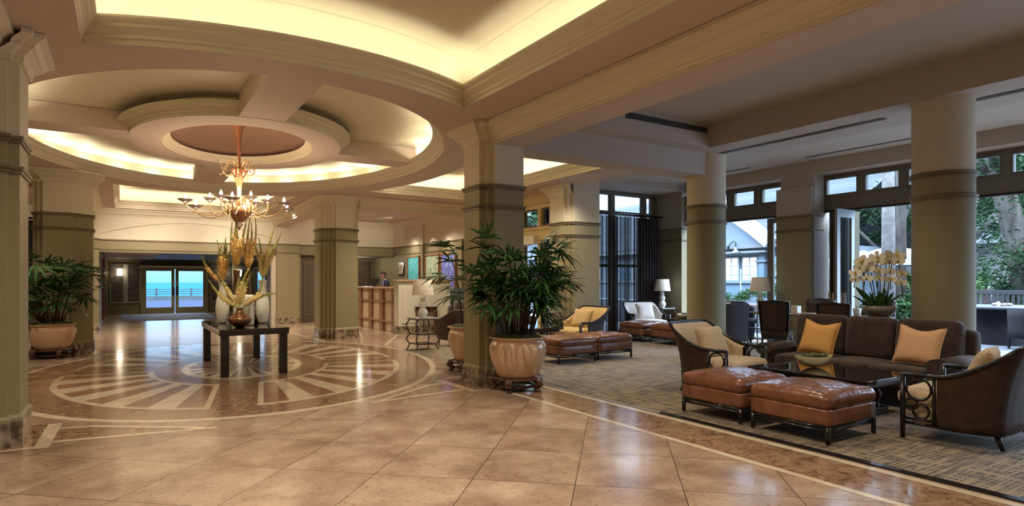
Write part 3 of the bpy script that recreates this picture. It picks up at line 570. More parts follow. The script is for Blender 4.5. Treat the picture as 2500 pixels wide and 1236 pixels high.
# wing window wall x = 8.95, y 12.1..14.2
e = MB(); e.box(XW, XW + .2, 12.05, 14.2, 3.36, 3.88, 0); e.mold([(XW, 14.2), (XW, 12.1)], [(0, 3.45), (.03, 3.47), (0, 3.5)], False, 0)
e.box(XW, XW + .2, 12.05, 14.2, 2.56, 2.90, 0); e.mold([(XW, 14.2), (XW, 12.1)], [(0, 2.80), (.03, 2.82), (.03, 2.86), (0, 2.9)], False, 0); e.box(XW + .004, XW + .19, 12.73, 12.86, 0, 3.37, 0); e.box(XW + .004, XW + .19, 13.6, 14.19, 0, 3.37, 0)
struct(e.build('wall_right_wing', mat('yellow_cream_paint', (.66, .52, .26), .6)))
for i, (y0, y1, z0, z1) in enumerate(((12.08, 12.73, 2.9, 3.36), (12.86, 13.6, 2.9, 3.36), (12.08, 12.73, 0.05, 2.56), (12.86, 13.6, 0.05, 2.56))):
    wn_ = sempty('window_%d' % (i + 1), (XW + .1, (y0 + y1) / 2, z0)); h = (y1 - y0) / 2; b = MB(); b.box(-.02, .02, -h, -h + .05, 0, z1 - z0); b.box(-.02, .02, h - .05, h, 0, z1 - z0); b.box(-.02, .02, -h + .05, h - .05, 0, .05); b.box(-.02, .02, -h + .05, h - .05, z1 - z0 - .04, z1 - z0); b.build('window_frame', 'frame', wn_)
    MB().box(-.003, .003, -h + .05, h - .05, .05, z1 - z0 - .04).build('pane', 'glass', wn_)
tcl = thing('door_closer', 'white door closer box on the wing wall behind the big palm', 'door closer', (8.86, 13.1, 2.44)); MB().box(-.08, .08, -.3, .3, 0, .22).build('housing', 'cream', tcl, bevel=.01); MB().tube([(-.05, -.2, 0), (-.08, .1, -.05), (0, .3, -.08)], .012).build('arm', 'chrome', tcl)
# lounge window wall
XL = 12.98; XR = 13.45; ZB = (2.98, 2.66)
e = MB(); e.box(XL + .07, XR + .2, -4, 11.7, 3.90, 4.2, 0); e.box(XL + .07, XR + .2, 7.93, 8.75, 0, 3.90, 0)
e.box(13.3, 13.75, 12.0, 13.1, 0, 2.98, 1); e.box(13.3, 13.75, 12.0, 13.1, 2.98, 4.2, 0)
struct(e.build('wall_right', ['lounge', 'olive']))
e = sempty('trim_17'); P = [(XL, 7.95), (XL + .45, 7.95), (XL + .45, 8.82), (XL, 8.82)]
b = MB(); b.prism(P, 0, ZB[0]); b.build('lower_shaft', 'olive', e); b = MB(); b.prism(P, ZB[0], 3.64); b.build('upper_shaft', 'lounge', e)
b = MB(); [b.mold(P, [(0, z_ - .03), (.02, z_ - .02), (.025, z_ + .01), (0, z_ + .03)], True) for z_ in ZB]; b.build('band', 'olive_trim', e)
b = MB(); [b.mold([(13.3, 13.0), (13.3, 12.0), (13.75, 12.0)], [(0, z_ - .03), (.02, z_ - .02), (.025, z_ + .01), (0, z_ + .03)]) for z_ in ZB]; struct(b.build('trim_18', 'olive_trim'))
wn_ = 5
def lounge_window(y0, y1, panes, n):
    w_ = sempty('window_%d' % n, (XR, y0, 0)); L_ = y1 - y0
    f = MB(); f.box(0, .12, 0, L_, 3.10, 3.42, 0); f.box(0, .12, 0, L_, 3.82, 3.92, 0); ys = [0] + [p for q in panes for p in q] + [L_]
    for i in range(0, len(ys), 2): f.box(0, .12, ys[i], ys[i + 1], 3.42, 3.82, 0)
    for a_, b_ in panes:
        f.box(.02, .1, a_, b_, 3.421, 3.46); f.box(.02, .1, a_, b_, 3.79, 3.819); 
        m_ = .045; 
        for (p, q, r_, s__) in ((a_ - m_, b_ + m_, 3.42 - m_, 3.42 - m_ + .012), (a_ - m_, b_ + m_, 3.82, 3.832), (a_ - m_, a_ - m_ + .012, 3.38, 3.83), (b_ + m_ - .012, b_ + m_, 3.38, 3.83)): f.box(-.012, -.0005, p, q, r_, s__)
    f.build('window_frame', 'frame', w_)
    for a_, b_ in panes: MB().box(.05, .056, a_, b_, 3.46, 3.79).build('pane', 'glass', w_)
    MB().box(-.01, .1, 0, L_, 3.06, 3.10).build('door_track', 'vent', w_)
    return w_
lounge_window(-2.6, 7.95, sorted([(7.21 - .86 * k + 2.6, 7.87 - .86 * k + 2.6) for k in range(7)]), 5)
lounge_window(8.85, 12.0, sorted([(8.87 - 8.85 + .05, 9.53 - 8.85), (9.77 - 8.85, 10.36 - 8.85), (10.6 - 8.85, 11.2 - 8.85), (11.4 - 8.85, 11.85 - 8.85)]), 6)
# back lounge windows, y = 12.95
YW = 12.95; w_ = sempty('window_7', (9.0, YW, 0)); f = MB(); f.box(0.2, 4.35, .005, .125, 3.92, 4.05); f.box(.2, 4.35, .005, .125, 3.36, 3.47)
for a_ in (.2, 1.4, 2.5, 3.72): f.box(a_, a_ + .16, 0, .12, 0, 4.0)
f.box(4.1, 4.352, .002, .13, 0, 4.0); f.box(.2, 4.35, .005, .125, 0, .12); f.box(.2, 4.35, .02, .1, 1.9, 1.98); f.build('window_frame', 'frame', w_)
for a_, b_ in ((.36, 1.4), (1.56, 2.5), (2.66, 3.72), (3.88, 4.1)):
    MB().box(a_, b_, .05, .056, 3.47, 3.92).build('pane', 'glass', w_); MB().box(a_, b_, .05, .056, .12, 3.36).build('pane', 'glass', w_)
wall('wall_back_lounge', 'lounge', (9.16, 9.4, YW, YW + .2, 0, 4.2), (9.16, 13.8, YW, YW + .2, 4.03, 4.2))
b = MB(); b.mold([(13.3, 12.9), (13.3, 12.0)], [(0, 0), (.02, 0), (.02, .2), (0, .22)]); b.mold([(XL, 8.82), (XL, 7.95)], [(0, 0), (.02, 0), (.02, .2), (0, .22)]); struct(b.build('baseboard_right', 'olive_trim'))
# corridor doors
dg = sempty('door_3', (0, 33, 0))
f = MB(); f.box(.68, .78, -.06, 0, 0, 2.08); f.box(3.4, 3.5, -.06, 0, 0, 2.08); f.box(.68, 3.5, -.08, 0, 2.08, 2.18); f.build('door_frame', mat('sage_door_paint', (.30, .29, .16), .45), dg)
for i, (x0, x1) in enumerate(((.78, 2.06), (2.1, 3.4))):
    f = MB(); f.box(x0, x0 + .13, -.05, 0, 0, 2.08); f.box(x1 - .13, x1, -.05, 0, 0, 2.08); f.box(x0 + .13, x1 - .13, -.05, 0, 0, .28); f.box(x0 + .13, x1 - .13, -.05, 0, 1.98, 2.08); lf = f.build('door_leaf', mat('sage_door_paint', (.30, .29, .16), .45), dg)
    MB().box(x0 + .13, x1 - .13, -.03, -.024, .28, 1.98).build('glass_panel', 'glass', lf)
    hx = x1 - .1 if i == 0 else x0 + .02; MB().box(hx, hx + .08, -.09, -.05, .85, 1.25).build('push_plate', 'vent', lf)
    MB().box(hx - .25 + .5 * i, hx + .1 + .25 * i, -.12, -.05, 2.0, 2.06).build('door_closer', 'chrome', lf)
MB().box(.68, 3.5, -.14, -.06, 2.13, 2.23).build('header_rail', 'chrome', dg)
# cut the end wall around the door: rebuild it
bpy.data.objects.remove([o for o in bpy.data.objects if o.name == 'wall_corridor'][0])
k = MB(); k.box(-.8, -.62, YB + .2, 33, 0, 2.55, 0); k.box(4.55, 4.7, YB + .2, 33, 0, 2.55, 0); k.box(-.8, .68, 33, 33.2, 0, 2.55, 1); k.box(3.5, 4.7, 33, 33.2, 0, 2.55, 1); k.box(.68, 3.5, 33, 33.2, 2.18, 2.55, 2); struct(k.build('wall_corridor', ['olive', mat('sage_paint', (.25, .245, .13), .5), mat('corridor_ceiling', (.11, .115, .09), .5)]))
for i, (x0, x1, sc_) in enumerate(((-.46, .66, -.12), (3.62, 4.5, 4.15))):
    t = thing('slate_wall_panel', ['slate-look marble wall panel with steel frame and a lit sconce, left of the glass doors', 'slate-look marble wall panel right of the glass doors'][i], 'wall panel', ((x0 + x1) / 2, 32.98, .55)); h = (x1 - x0) / 2
    MB().box(-h, h, -.02, 0, 0, 1.72).build('stone_face', 'darkstone', t); f = MB(); f.box(-h, h, -.04, 0, -.03, 0); f.box(-h, h, -.04, 0, 1.72, 1.74); f.box(-h - .02, -h, -.04, 0, 0, 1.72); f.box(h, h + .02, -.04, 0, 0, 1.72); f.build('steel_frame', 'chrome', t)
    if i == 0: MB().box(-.08, .1, -.035, -.02, 0, 1.72).build('pale_strip', mat('pale_stone', (.42, .42, .36), .4), t)
    t2 = thing('wall_sconce', ['glowing square wall sconce left of the glass doors', 'glowing square wall sconce right of the glass doors'][i], 'wall lamp', (sc_, 32.92, 1.75)); MB().box(-.11, .11, -.06, .0, 0, .32).build('lamp_shade', 'sconce', t2, bevel=.02); MB().box(-.015, .015, -.03, .03, -.28, 0).build('stem', 'chrome', t2)
    light('POINT', (sc_, 32.7, 1.9), 2, WARM, size=.08)
t = thing('red_wood_panel', 'tall reddish wood framed glass panel on the left corridor wall', 'panel', (-.6, 27.5, .1)); MB().box(0, .05, -1.4, -1.15, 0, 2.2).box(0, .05, 1.0, 1.3, 0, 2.2).box(0, .04, -1.15, 1.0, 2.0, 2.2).build('wood_frame', 'woodpanel', t); MB().box(.0, .02, -1.15, 1.0, 0, 2.0).build('mirror_glass', 'mirror', t)
t = thing('blue_glass_door', 'bluish glass door with a dark oval on the right corridor wall behind the vases', 'glass door', (4.54, 28, 0)); MB().box(-.03, 0, -3.5, 3.0, .05, 2.3).build('glass_panel', 'mirror', t); MB().tube([(-.05, 1.0 + .45 * math.cos(a / 16 * 2 * PI), 1.35 + .62 * math.sin(a / 16 * 2 * PI)) for a in range(16)], .05, 6, closed=True).build('oval_handle', 'vent', t)
t = MB().box(-.05, 3.3, 27.0, 32.4, 0, .012).build('doormat', 'mat_'); tag(t, 'long grey blue woven mat in front of the glass sea-view doors', 'doormat')
# column base etc. left sliver: dark curtain in the left wing
t = thing('dark_curtain', 'dark curtain glimpsed between the two left columns', 'curtain', (-3.0, 21.5, 0)); b = MB(); v = []
for i in range(41): x = -1 + 2 * i / 40; v += [(x, .06 * math.sin(i * 1.4), .05), (x, .06 * math.sin(i * 1.4), 3.2)]
b.add(v, [(2 * i, 2 * i + 2, 2 * i + 3, 2 * i + 1) for i in range(40)], 0, True); b.build('drape', 'curtain2', t); MB().tube([(-1.2, 0, 3.25), (1.15, 0, 3.25)], .03).sphere((1.2, 0, 3.25), .07).build('curtain_rod', 'black', t)
# ---------------- lounge seating ----------------
def make_ottoman(label, loc, rz, seed, sx=.80, sy=.74, group='tan leather ottomans'):
    t = thing('ottoman', label, 'ottoman', loc, rz, group)
    hx, hy = sx / 2, sy / 2
    MB().cushion((0, 0, .385), (sx + .02, sy + .02, .13), .06, .05, 18, noise=.006, seed=seed).build('cushion', 'leather', t)
    b = MB(); b.cushion((0, 0, .245), (sx, sy, .16), .02, 0, 4); b.build('upholstered_box', 'leather', t)
    r = MB()
    for s_ in (-1, 1):
        for z in (.155, .125):
            r.tube([(-hx, s_ * (hy - .02), z), (hx, s_ * (hy - .02), z)], .013, 8); r.tube([(s_ * (hx - .02), -hy, z), (s_ * (hx - .02), hy, z)], .013, 8)
    r.build('rails', 'black', t)
    for a in (-1, 1):
        for c in (-1, 1): MB().tube([(a * (hx - .02), c * (hy - .02), .165), (a * (hx - .02), c * (hy - .02), .012)], .022, 10).build('leg', 'black', t)
    return t
FZ = .014
make_ottoman('tan leather ottoman in the foreground beside the fawn armchair, farther of the front pair', (5.78, 4.45, FZ), 0, 1, .82, .80)
make_ottoman('tan leather ottoman nearest the camera, in front of the black coffee table', (5.76, 3.52, FZ), 0, 2, .82, .82)
make_ottoman('brown leather ottoman by the big palm pot, left of the middle pair', (6.95, 9.05, FZ), 0, 3, .88, .70)
make_ottoman('brown leather ottoman in front of the gold armchair, right of the middle pair', (7.93, 9.15, FZ), 0, 4, .88, .72)
make_ottoman('brown leather ottoman in front of the white armchair by the curtains', (11.05, 11.25, FZ), 0, 5, .84, .84)
make_ottoman('brown leather ottoman behind the fawn armchair and left of the round column', (11.1, 10.22, FZ), 0, 6, .84, .84)

def make_armchair(label, loc, rz, fab, shell='leather2', frame='black', pil=None, pillow_label=None, group='ring-armed armchairs'):
    """front faces local -Y"""
    t = thing('armchair', label, 'armchair', loc, rz, group)
    Pl = []                                     # plan path of the shell, right front -> back -> left front
    pts = [(.50, -.14), (.505, .0), (.50, .11), (.47, .23), (.43, .30), (.37, .345), (.2, .365), (0, .37)]
    pts = pts + [(-x, y) for x, y in pts[:-1][::-1]]
    def resample(P, n):
        L_ = [0]; 
        for a, b in zip(P, P[1:]): L_.append(L_[-1] + math.dist(a, b))
        out = []
        for i in range(n + 1):
            d = L_[-1] * i / n; k = max(j for j in range(len(L_)) if L_[j] <= d + 1e-9); k = min(k, len(P) - 2); f = (d - L_[k]) / (L_[k + 1] - L_[k]); out.append((P[k][0] + (P[k + 1][0] - P[k][0]) * f, P[k][1] + (P[k + 1][1] - P[k][1]) * f))
        return out
    n = 44; P = resample(pts, n)
    def top(i):
        y = P[i][1]; u = max(0, min(1, (y + .12) / .45)); return .60 + .31 * (u ** 1.8)
    def surf(inset, z0, rows=8, zt=0):
        v = []
        for i, (x, y) in enumerate(P):
            zt_ = top(i) + zt; nx, ny = x, y + .1; l = math.hypot(nx, ny); nx /= l; ny /= l
            for k in range(rows + 1):
                f = k / rows; z = z0 + (zt_ - z0) * f; fl_ = max(0, (z - .3)) ** 2 * .38 * max(0, min(1, (y + .15) / .4)) - .02 * (1 - f) ** 2
                v.append((x - nx * inset + nx * fl_ * .45, y - ny * inset + (fl_ if y > 0 else 0) * 1.0, z))
        r1 = rows + 1
        return v, [(i * r1 + k, (i + 1) * r1 + k, (i + 1) * r1 + k + 1, i * r1 + k + 1) for i in range(n) for k in range(rows)], r1
    v, f, r1 = surf(0, .13); b = MB(); b.add(v, f, 0, True); v2, f2, _ = surf(.03, .13); b.add(v2, [q[::-1] for q in f2], 0, True)
    b.add([v[i * r1 + j] for i in range(n + 1) for j in (0,)] + [v2[i * r1] for i in range(n + 1)], [(i, i + 1, n + 2 + i, n + 1 + i) for i in range(n)], 0); b.build('outer_shell', shell, t)
    v3, f3, _ = surf(.035, .3, 8, -.01); v4, _, _ = surf(.085, .3, 8, -.03); b = MB(); b.add(v4, f3, 0, True)
    b.add([v3[i * r1 + 8] for i in range(n + 1)] + [v4[i * r1 + 8] for i in range(n + 1)], [(i, i + 1, n + 2 + i, n + 1 + i) for i in range(n)], 0, True); b.build('inner_upholstery', fab, t)
    rim = [(.50, -.42, .60)] + [tuple(Vector(v[i * r1 + 8]) + Vector((0, 0, .008))) for i in range(n + 1)] + [(-.50, -.42, .60)]
    MB().tube(rim, .021, 8).build('top_rail', frame, t)
    for s_ in (-1, 1):
        fr = MB(); x = .50 * s_
        fr.tube([(x, -.16, .14), (x, -.16, .60)], .016, 8); fr.tube([(x, -.42, .15), (x, -.14, .15)], .016, 8); fr.tube([(x, -.42, .19), (x, -.14, .19)], .014, 8)
        for cy, cz, r_ in ((-.285, .475, .103), (-.345, .330, .052), (-.265, .270, .066)): fr.tube([(x, cy + r_ * math.cos(a / 20 * 2 * PI), cz + r_ * math.sin(a / 20 * 2 * PI)) for a in range(20)], .012, 6, closed=True)
        fr.build('ring_panel', frame, t)
        MB().tube([(x, -.42, .61), (x, -.42, .002)], [.024, .022], 10).build('leg', frame, t)
        MB().tube([(.36 * s_, .26, .16), (.375 * s_, .32, .006)], [.03, .018], 8).build('leg', frame, t)
    b = MB(); b.cushion((0, -.06, .22), (.88, .62, .18), .03, 0, 6); b.build('seat_base', fab, t)
    b = MB(); b.cushion((0, -.13, .375), (.88, .76, .15), .07, .03, 12); b.build('seat_cushion', fab, t)
    if pil:
        rot = Matrix.Rotation(R(rz_deg(pil[3]) if False else pil[3]), 3, 'Z') @ Matrix.Rotation(R(-24), 3, 'X')
        wp = Matrix.Rotation(rz, 3, 'Z') @ Vector((pil[1], pil[2], .66)); o = MB().pillow((0, 0, 0), .54, .46, .17, Matrix.Rotation(rz, 3, 'Z') @ rot).build('throw_pillow', pil[0], None, loc=tuple(Vector(loc) + wp)); tag(o, pillow_label, 'pillow', 'throw pillows on armchairs')
    return t
make_armchair('fawn woven armchair with dark brown back beside the front ottomans', (6.80, 5.50, FZ), R(8), 'tweed', pil=('tweed', -.04, .06, -6), pillow_label='beige woven pillow on the fawn armchair behind the front ottomans')
make_armchair('dark brown barrel armchair with black ring arms at the right edge', (6.80, 2.54, FZ), R(184), 'tweed', pil=('tweed', .02, .06, 8), pillow_label='beige basket-weave pillow in the armchair at the right edge')
make_armchair('gold upholstered ring-armed armchair in front of the blue-lit column', (8.50, 10.58, FZ), R(-88), 'goldfab', 'charcoal', pil=('goldfab', .0, .06, 8), pillow_label='golden pillow on the gold armchair')
make_armchair('pale blue-white ring-armed armchair in front of the sheer curtains', (11.95, 12.05, FZ), R(-20), 'whitefab', 'charcoal', pil=('whitefab', .02, .06, 6), pillow_label='white pillow on the pale armchair by the curtains')

def make_sofa(name, label, loc, rz, L_=2.75, fab='velvet', nb=3, H_=1.0, group=None, arms=True):
    """front faces local -Y"""
    t = thing(name, label, 'sofa', loc, rz, group); D = 1.05; hw = L_ / 2
    MB().cushion((0, .03, .2), (L_ - .16, D - .12, .24), .03, 0, 6).build('base', fab, t)
    b = MB(); b.cushion((0, D / 2 - .13, .55), (L_ - .1, .22, .72), .08, 0, 8); b.build('back_frame', fab, t)
    w = (L_ - .5) / nb
    for i in range(nb):
        x = -hw + .25 + w * (i + .5)
        MB().cushion((x, -.10, .39), (w - .004, .80, .17), .05, .02, 12).build('seat_cushion', fab, t)
        MB().cushion((0, 0, 0), (w + (.10 if i in (0, nb - 1) else 0), .24, .56), .09, 0, 10, rot=Matrix.Rotation(R(-8), 3, 'X')).build('back_cushion', fab, t, loc=(x + (-.05 if i == 0 else .05 if i == nb - 1 else 0), .235, .735))
    if arms:
        for s_ in (-1, 1):
            a = MB(); xc = s_ * (hw - .13); pr = []
            for k in range(25):
                an = -PI / 2 + 2 * PI * k / 24
                pr.append((xc + s_ * .02 + .125 * math.cos(an), .535 + .085 * math.sin(an)))
            y0, y1 = -D / 2, D / 2 - .06
            v = [(x, y0, z) for x, z in pr] + [(x, y1, z) for x, z in pr]; m = len(pr); a.add(v, [(i, (i + 1) % m, m + (i + 1) % m, m + i) for i in range(m)], 0, True); a.add(v[:m], [tuple(range(m))], 0); a.add(v[m:], [tuple(range(m))], 0)
            a.cushion((xc - s_ * .01, (y0 + y1) / 2 + .01, .30), (.17, y1 - y0 - .03, .46), .03, 0, 6)
            a.build('arm', fab, t)
    for a in (-1, 1):
        for c in (-1, 1): MB().tube([(a * (hw - .14), c * .40, .1), (a * (hw - .14), c * .41, 0)], [.035, .025], 8).build('leg', 'darkwood', t)
    return t
make_sofa('sofa', 'long chocolate brown three-seat sofa with two bright pillows behind the coffee table', (8.13, 4.28, FZ), R(-90), 2.40)
def loose_pillow(name, label, loc, rz, tilt, fabm, w=.50, h=.48, t_=.15, group='throw pillows on the brown sofa', dent=.05, roll=0):
    rot = Matrix.Rotation(rz, 3, 'Z') @ Matrix.Rotation(R(tilt), 3, 'X') @ Matrix.Rotation(R(roll), 3, 'Y')
    o = MB().pillow((0, 0, 0), w, h, t_, rot, dent=dent).build(name, fabm, None, loc=loc); tag(o, label, 'pillow', group)
    pts = []
    for k in range(32):                                   # piping
        a = k / 32 * 4; s_, f = int(a), a % 1; u, q = ((-1 + 2 * f, -1), (1, -1 + 2 * f), (1 - 2 * f, 1), (-1, 1 - 2 * f))[s_]
        z = q * h / 2 * (1 - .07 * (1 - u * u)); z -= dent * (1 - u * u) ** 2 * max(0, q); pts.append(rot @ Vector((u * w / 2 * (1 - .07 * (1 - q * q)), 0, z)))
    MB().tube(pts, .006, 6, closed=True).build('piping', fabm, o)
    return o
loose_pillow('throw_pillow', 'orange-gold square pillow on the left end of the brown sofa', (7.93, 4.75, .74), R(-90), -20, mat('apricot_linen', (.78, .42, .13), .9, bump=.2, bscale=120), roll=4)
loose_pillow('throw_pillow', 'peach square pillow on the right end of the brown sofa', (7.93, 3.52, .74), R(-90), -20, 'peachfab', roll=3)

def coffee_table(label, loc, rz, sx, sy, h, group='black coffee tables'):
    t = thing('coffee_table', label, 'coffee table', loc, rz, group)
    MB().box(-sx / 2, sx / 2, -sy / 2, sy / 2, h - .045, h).build('table_top', mat('black_polished_top', (.012, .011, .012), .06, coat=1), t, bevel=.006)
    MB().box(-sx / 2 + .06, sx / 2 - .06, -sy / 2 + .06, sy / 2 - .06, h - .10, h - .045).build('apron', 'darkwood', t, bevel=.008)
    for s_ in (-1, 1):
        for q in (-1, 1): MB().lathe([(.05, 0), (.05, .03), (.035, .05), (.07, .12), (.075, .16), (.04, .21), (.035, .24), (.05, .26), (.05, h - .18)], (s_ * sx * .22, q * (sy / 2 - .28), .08), 16).build('baluster', 'darkwood', t)
    for q in (-1, 1): MB().box(-sx / 2 + .12, sx / 2 - .12, q * (sy / 2 - .28) - .07, q * (sy / 2 - .28) + .07, 0, .08).build('foot', 'darkwood', t, bevel=.012)
    MB().box(-.05, .05, -sy / 2 + .28, sy / 2 - .28, .10, .16).build('stretcher', 'darkwood', t, bevel=.008)
    return t
coffee_table('black-topped coffee table with a boat-shaped succulent bowl, in front of the brown sofa', (6.93, 4.05, FZ), 0, .98, 1.42, .455)
coffee_table('black coffee table left of the gold armchair, partly behind the big palm', (7.15, 10.75, FZ), 0, 1.35, .95, .52)
coffee_table('black coffee table right of the white armchair behind the round column', (12.45, 11.0, FZ), 0, 1.1, .70, .52)
def succulents(t, n, sx, sy, z, m='succ', seed=1, r=.05):
    rnd = random.Random(seed)
    for i in range(n):
        b = MB(); cx = -sx + 2 * sx * (i + .5) / n; cy = rnd.uniform(-sy, sy) * .5
        for ring in range(3):
            for k in range(7 - ring):
                a = 2 * PI * k / (7 - ring) + ring; el = .35 + .45 * ring; L_ = r * (1 - .2 * ring) * rnd.uniform(.85, 1.15); d = Vector((math.cos(a) * math.cos(el), math.sin(a) * math.cos(el), math.sin(el))); sd = Vector((-math.sin(a), math.cos(a), 0)) * L_ * .28; up = Vector((0, 0, L_ * .12)); c0 = Vector((cx, cy, z)); md = c0 + d * L_ * .55
                b.add([c0, md + sd, c0 + d * L_, md - sd, md + up, md - up], [(0, 1, 4), (1, 2, 4), (2, 3, 4), (3, 0, 4), (1, 0, 5), (2, 1, 5), (3, 2, 5), (0, 3, 5)])
        b.build('succulent', m, t)
t = thing('succulent_bowl', 'cream boat-shaped bowl of green succulents on the front coffee table', 'planter bowl', (6.99, 4.25, FZ + .455), R(-28))
b = MB(); v = []
for i in range(17):
    u = -1 + i / 8; w_ = .085 * math.sqrt(max(0, 1 - u * u)) ** 1.0 + .001; zt = .13 + .02 * u * u; zb = .12 * abs(u) ** 2.0
    for k in range(9): a = PI * k / 8; v.append((u * .235, -w_ * math.cos(a), zt - (zt - zb) * math.sin(a) ** .8))
b.add(v, [(i * 9 + k, (i + 1) * 9 + k, (i + 1) * 9 + k + 1, i * 9 + k + 1) for i in range(16) for k in range(8)], 0, True); b.build('bowl', 'bowl', t)
b = MB(); b.add([(.235 * math.cos(a / 20 * 2 * PI), .07 * math.sin(a / 20 * 2 * PI), .125) for a in range(20)], [tuple(range(20))]); b.build('soil', 'soil', t); succulents(t, 5, .17, .04, .13, r=.065)
def round_bowl(label, loc, r, m, sm, seed, n=5):
    t = thing('succulent_bowl', label, 'planter bowl', loc)
    MB().lathe([(.001, 0), (r * .45, .0), (r * .8, r * .28), (r, r * .62), (r * .94, r * .62), (r * .7, r * .4), (.001, r * .4)], n=24).build('bowl', m, t); MB().lathe([(.001, r * .55), (r * .9, r * .55)], n=16).build('soil', 'soil', t); succulents(t, n, r * .6, r * .5, r * .58, sm, seed, .07)
round_bowl('white bowl of succulents on the coffee table behind the big palm pot', (6.95, 10.75, FZ + .52), .19, 'whiteceramic', 'succ', 3)
round_bowl('cream bowl of purplish succulents on the coffee table beside the round column', (12.2, 10.9, FZ + .52), .2, 'bowl', mat('purple_succulent', (.20, .14, .20), .6), 4, 6)

def smooth2(P):
    out = []
    for i in range(len(P) - 1):
        p0, p1, p2, p3 = P[max(0, i - 1)], P[i], P[i + 1], P[min(len(P) - 1, i + 2)]
        for f in (0, .25, .5, .75): out.append(tuple(.5 * (2 * b + (c - a) * f + (2 * a - 5 * b + 4 * c - d) * f * f + (3 * b - a - 3 * c + d) * f ** 3) for a, b, c, d in zip(p0, p1, p2, p3)))
    return out + [P[-1]]
def end_table(label, loc, rz, h=.71, w=.5, m='darkwood', group='curved-leg lamp tables'):
    t = thing('lamp_table', label, 'side table', loc, rz, group); a = w / 2
    MB().box(-a, a, -a, a, h - .025, h).build('table_top', mat('mirror_glass_top', (.55, .58, .55), .08, metal=.5), t); MB().box(-a - .01, a + .01, -a - .01, a + .01, h - .045, h - .026).build('top_frame', m, t, bevel=.004)
    for z in (h * .50, h * .20): MB().box(-a + .03, a - .03, -a + .03, a - .03, z - .012, z + .012).build('shelf', m, t, bevel=.004)
    for sx in (-1, 1):
        for sy in (-1, 1):
            pts = [(h - .04, 0), (h - .07, .005), (h * .80, .045), (h * .65, .04), (h * .5, -.01), (h * .42, .03), (h * .3, .045), (h * .2, .0), (h * .1, .015), (0, .04)]
            MB().tube([(sx * (a - .03 + o_), sy * (a - .03 + o_), z) for z, o_ in smooth2(pts)], .014, 8).build('leg', m, t)
    return t
def table_lamp(label, loc, k=1.0, group='white glass gourd lamps'):
    t = thing('table_lamp', label, 'lamp', loc, 0, group)
    pr = [(.001, 0), (.075, 0), (.08, .012)]
    for c, r_ in ((.10, .105), (.265, .085), (.39, .062)): pr += [(max(.045, r_ * math.cos(a)), c + r_ * math.sin(a)) for a in (-.9, -.5, 0, .5, .9)]
    MB().lathe([(a * k, z * k) for a, z in pr + [(.04, .455), (.001, .455)]], n=28).build('lamp_base', 'crackle', t)
    MB().tube([(0, 0, .45 * k), (0, 0, .80 * k)], .008 * k, 8).build('rod', 'chrome', t)
    MB().lathe([(.232 * k, .47 * k), (.185 * k, .80 * k), (.182 * k, .80 * k), (.229 * k, .47 * k)], n=36).build('lamp_shade', 'shade', t)
    return t
end_table('curved-leg three-tier lamp table in front of the white reception partition', (5.53, 12.33, 0.0), 0, .71, .50)
table_lamp('white gourd glass lamp with cream shade in front of the reception partition', (5.53, 12.33, .712), 1.04)
end_table('curved-leg lamp table beside the column left of the gold armchair', (8.28, 11.62, FZ), 0, .79, .56)
table_lamp('glass gourd lamp glimpsed through the big palm, by the wing window', (8.28, 11.62, FZ + .792), 1.0)
end_table('lamp table by the corner behind the white armchair', (12.9, 12.35, FZ), 0, .74, .5)
table_lamp('bluish glass gourd lamp with white shade between curtains and round column', (12.9, 12.35, FZ + .742), 1.0)
end_table('lamp table behind the dining chairs by the wall pier', (12.55, 8.95, FZ), 0, .78, .5)
table_lamp('glass gourd lamp with tan shade behind the dining chairs', (12.55, 8.95, FZ + .782), 1.0)
make_sofa('sofa', 'dark brown sofa in front of the reception partition, behind the second palm', (7.85, 13.35, .0), 0, 2.1, 'velvet', 3, group='dark sofas in the wing')
make_sofa('sofa', 'dark navy sofa along the lounge windows behind the round column', (12.4, 9.95, FZ), R(-90), 1.4, 'navy', 2, group='dark sofas in the wing')
# ---------------- potted palms ----------------
def stand(t, r, h=.20):
    MB().lathe([(r * .55, h - .05), (r * .98, h - .05), (r * 1.02, h - .035), (r * .98, h - .015), (r * .55, h - .015)], n=32).build('stand_ring', 'redwood', t)
    MB().lathe([(r * .62, .05), (r * .82, .05), (r * .82, .075), (r * .62, .075), (r * .62, .05)], n=28).build('lower_ring', 'redwood', t)
    for k in range(5):
        a = 2 * PI * k / 5 - PI / 2 + .35; c, s_ = math.cos(a), math.sin(a)
        pts = [(r * .86, h - .04), (r * 1.10, h - .05), (r * 1.16, h - .09), (r * 1.02, h - .125), (r * .90, .06), (r * .98, .03), (r * 1.10, .02), (r * 1.13, .035)]
        b = MB(); b.tube([(q * c, q * s_, z) for q, z in pts], [.045, .05, .048, .036, .030, .034, .03, .018], 8); b.sphere((r * 1.02 * c, r * 1.02 * s_, .022), .022, 6); b.build('leg', 'redwood', t)
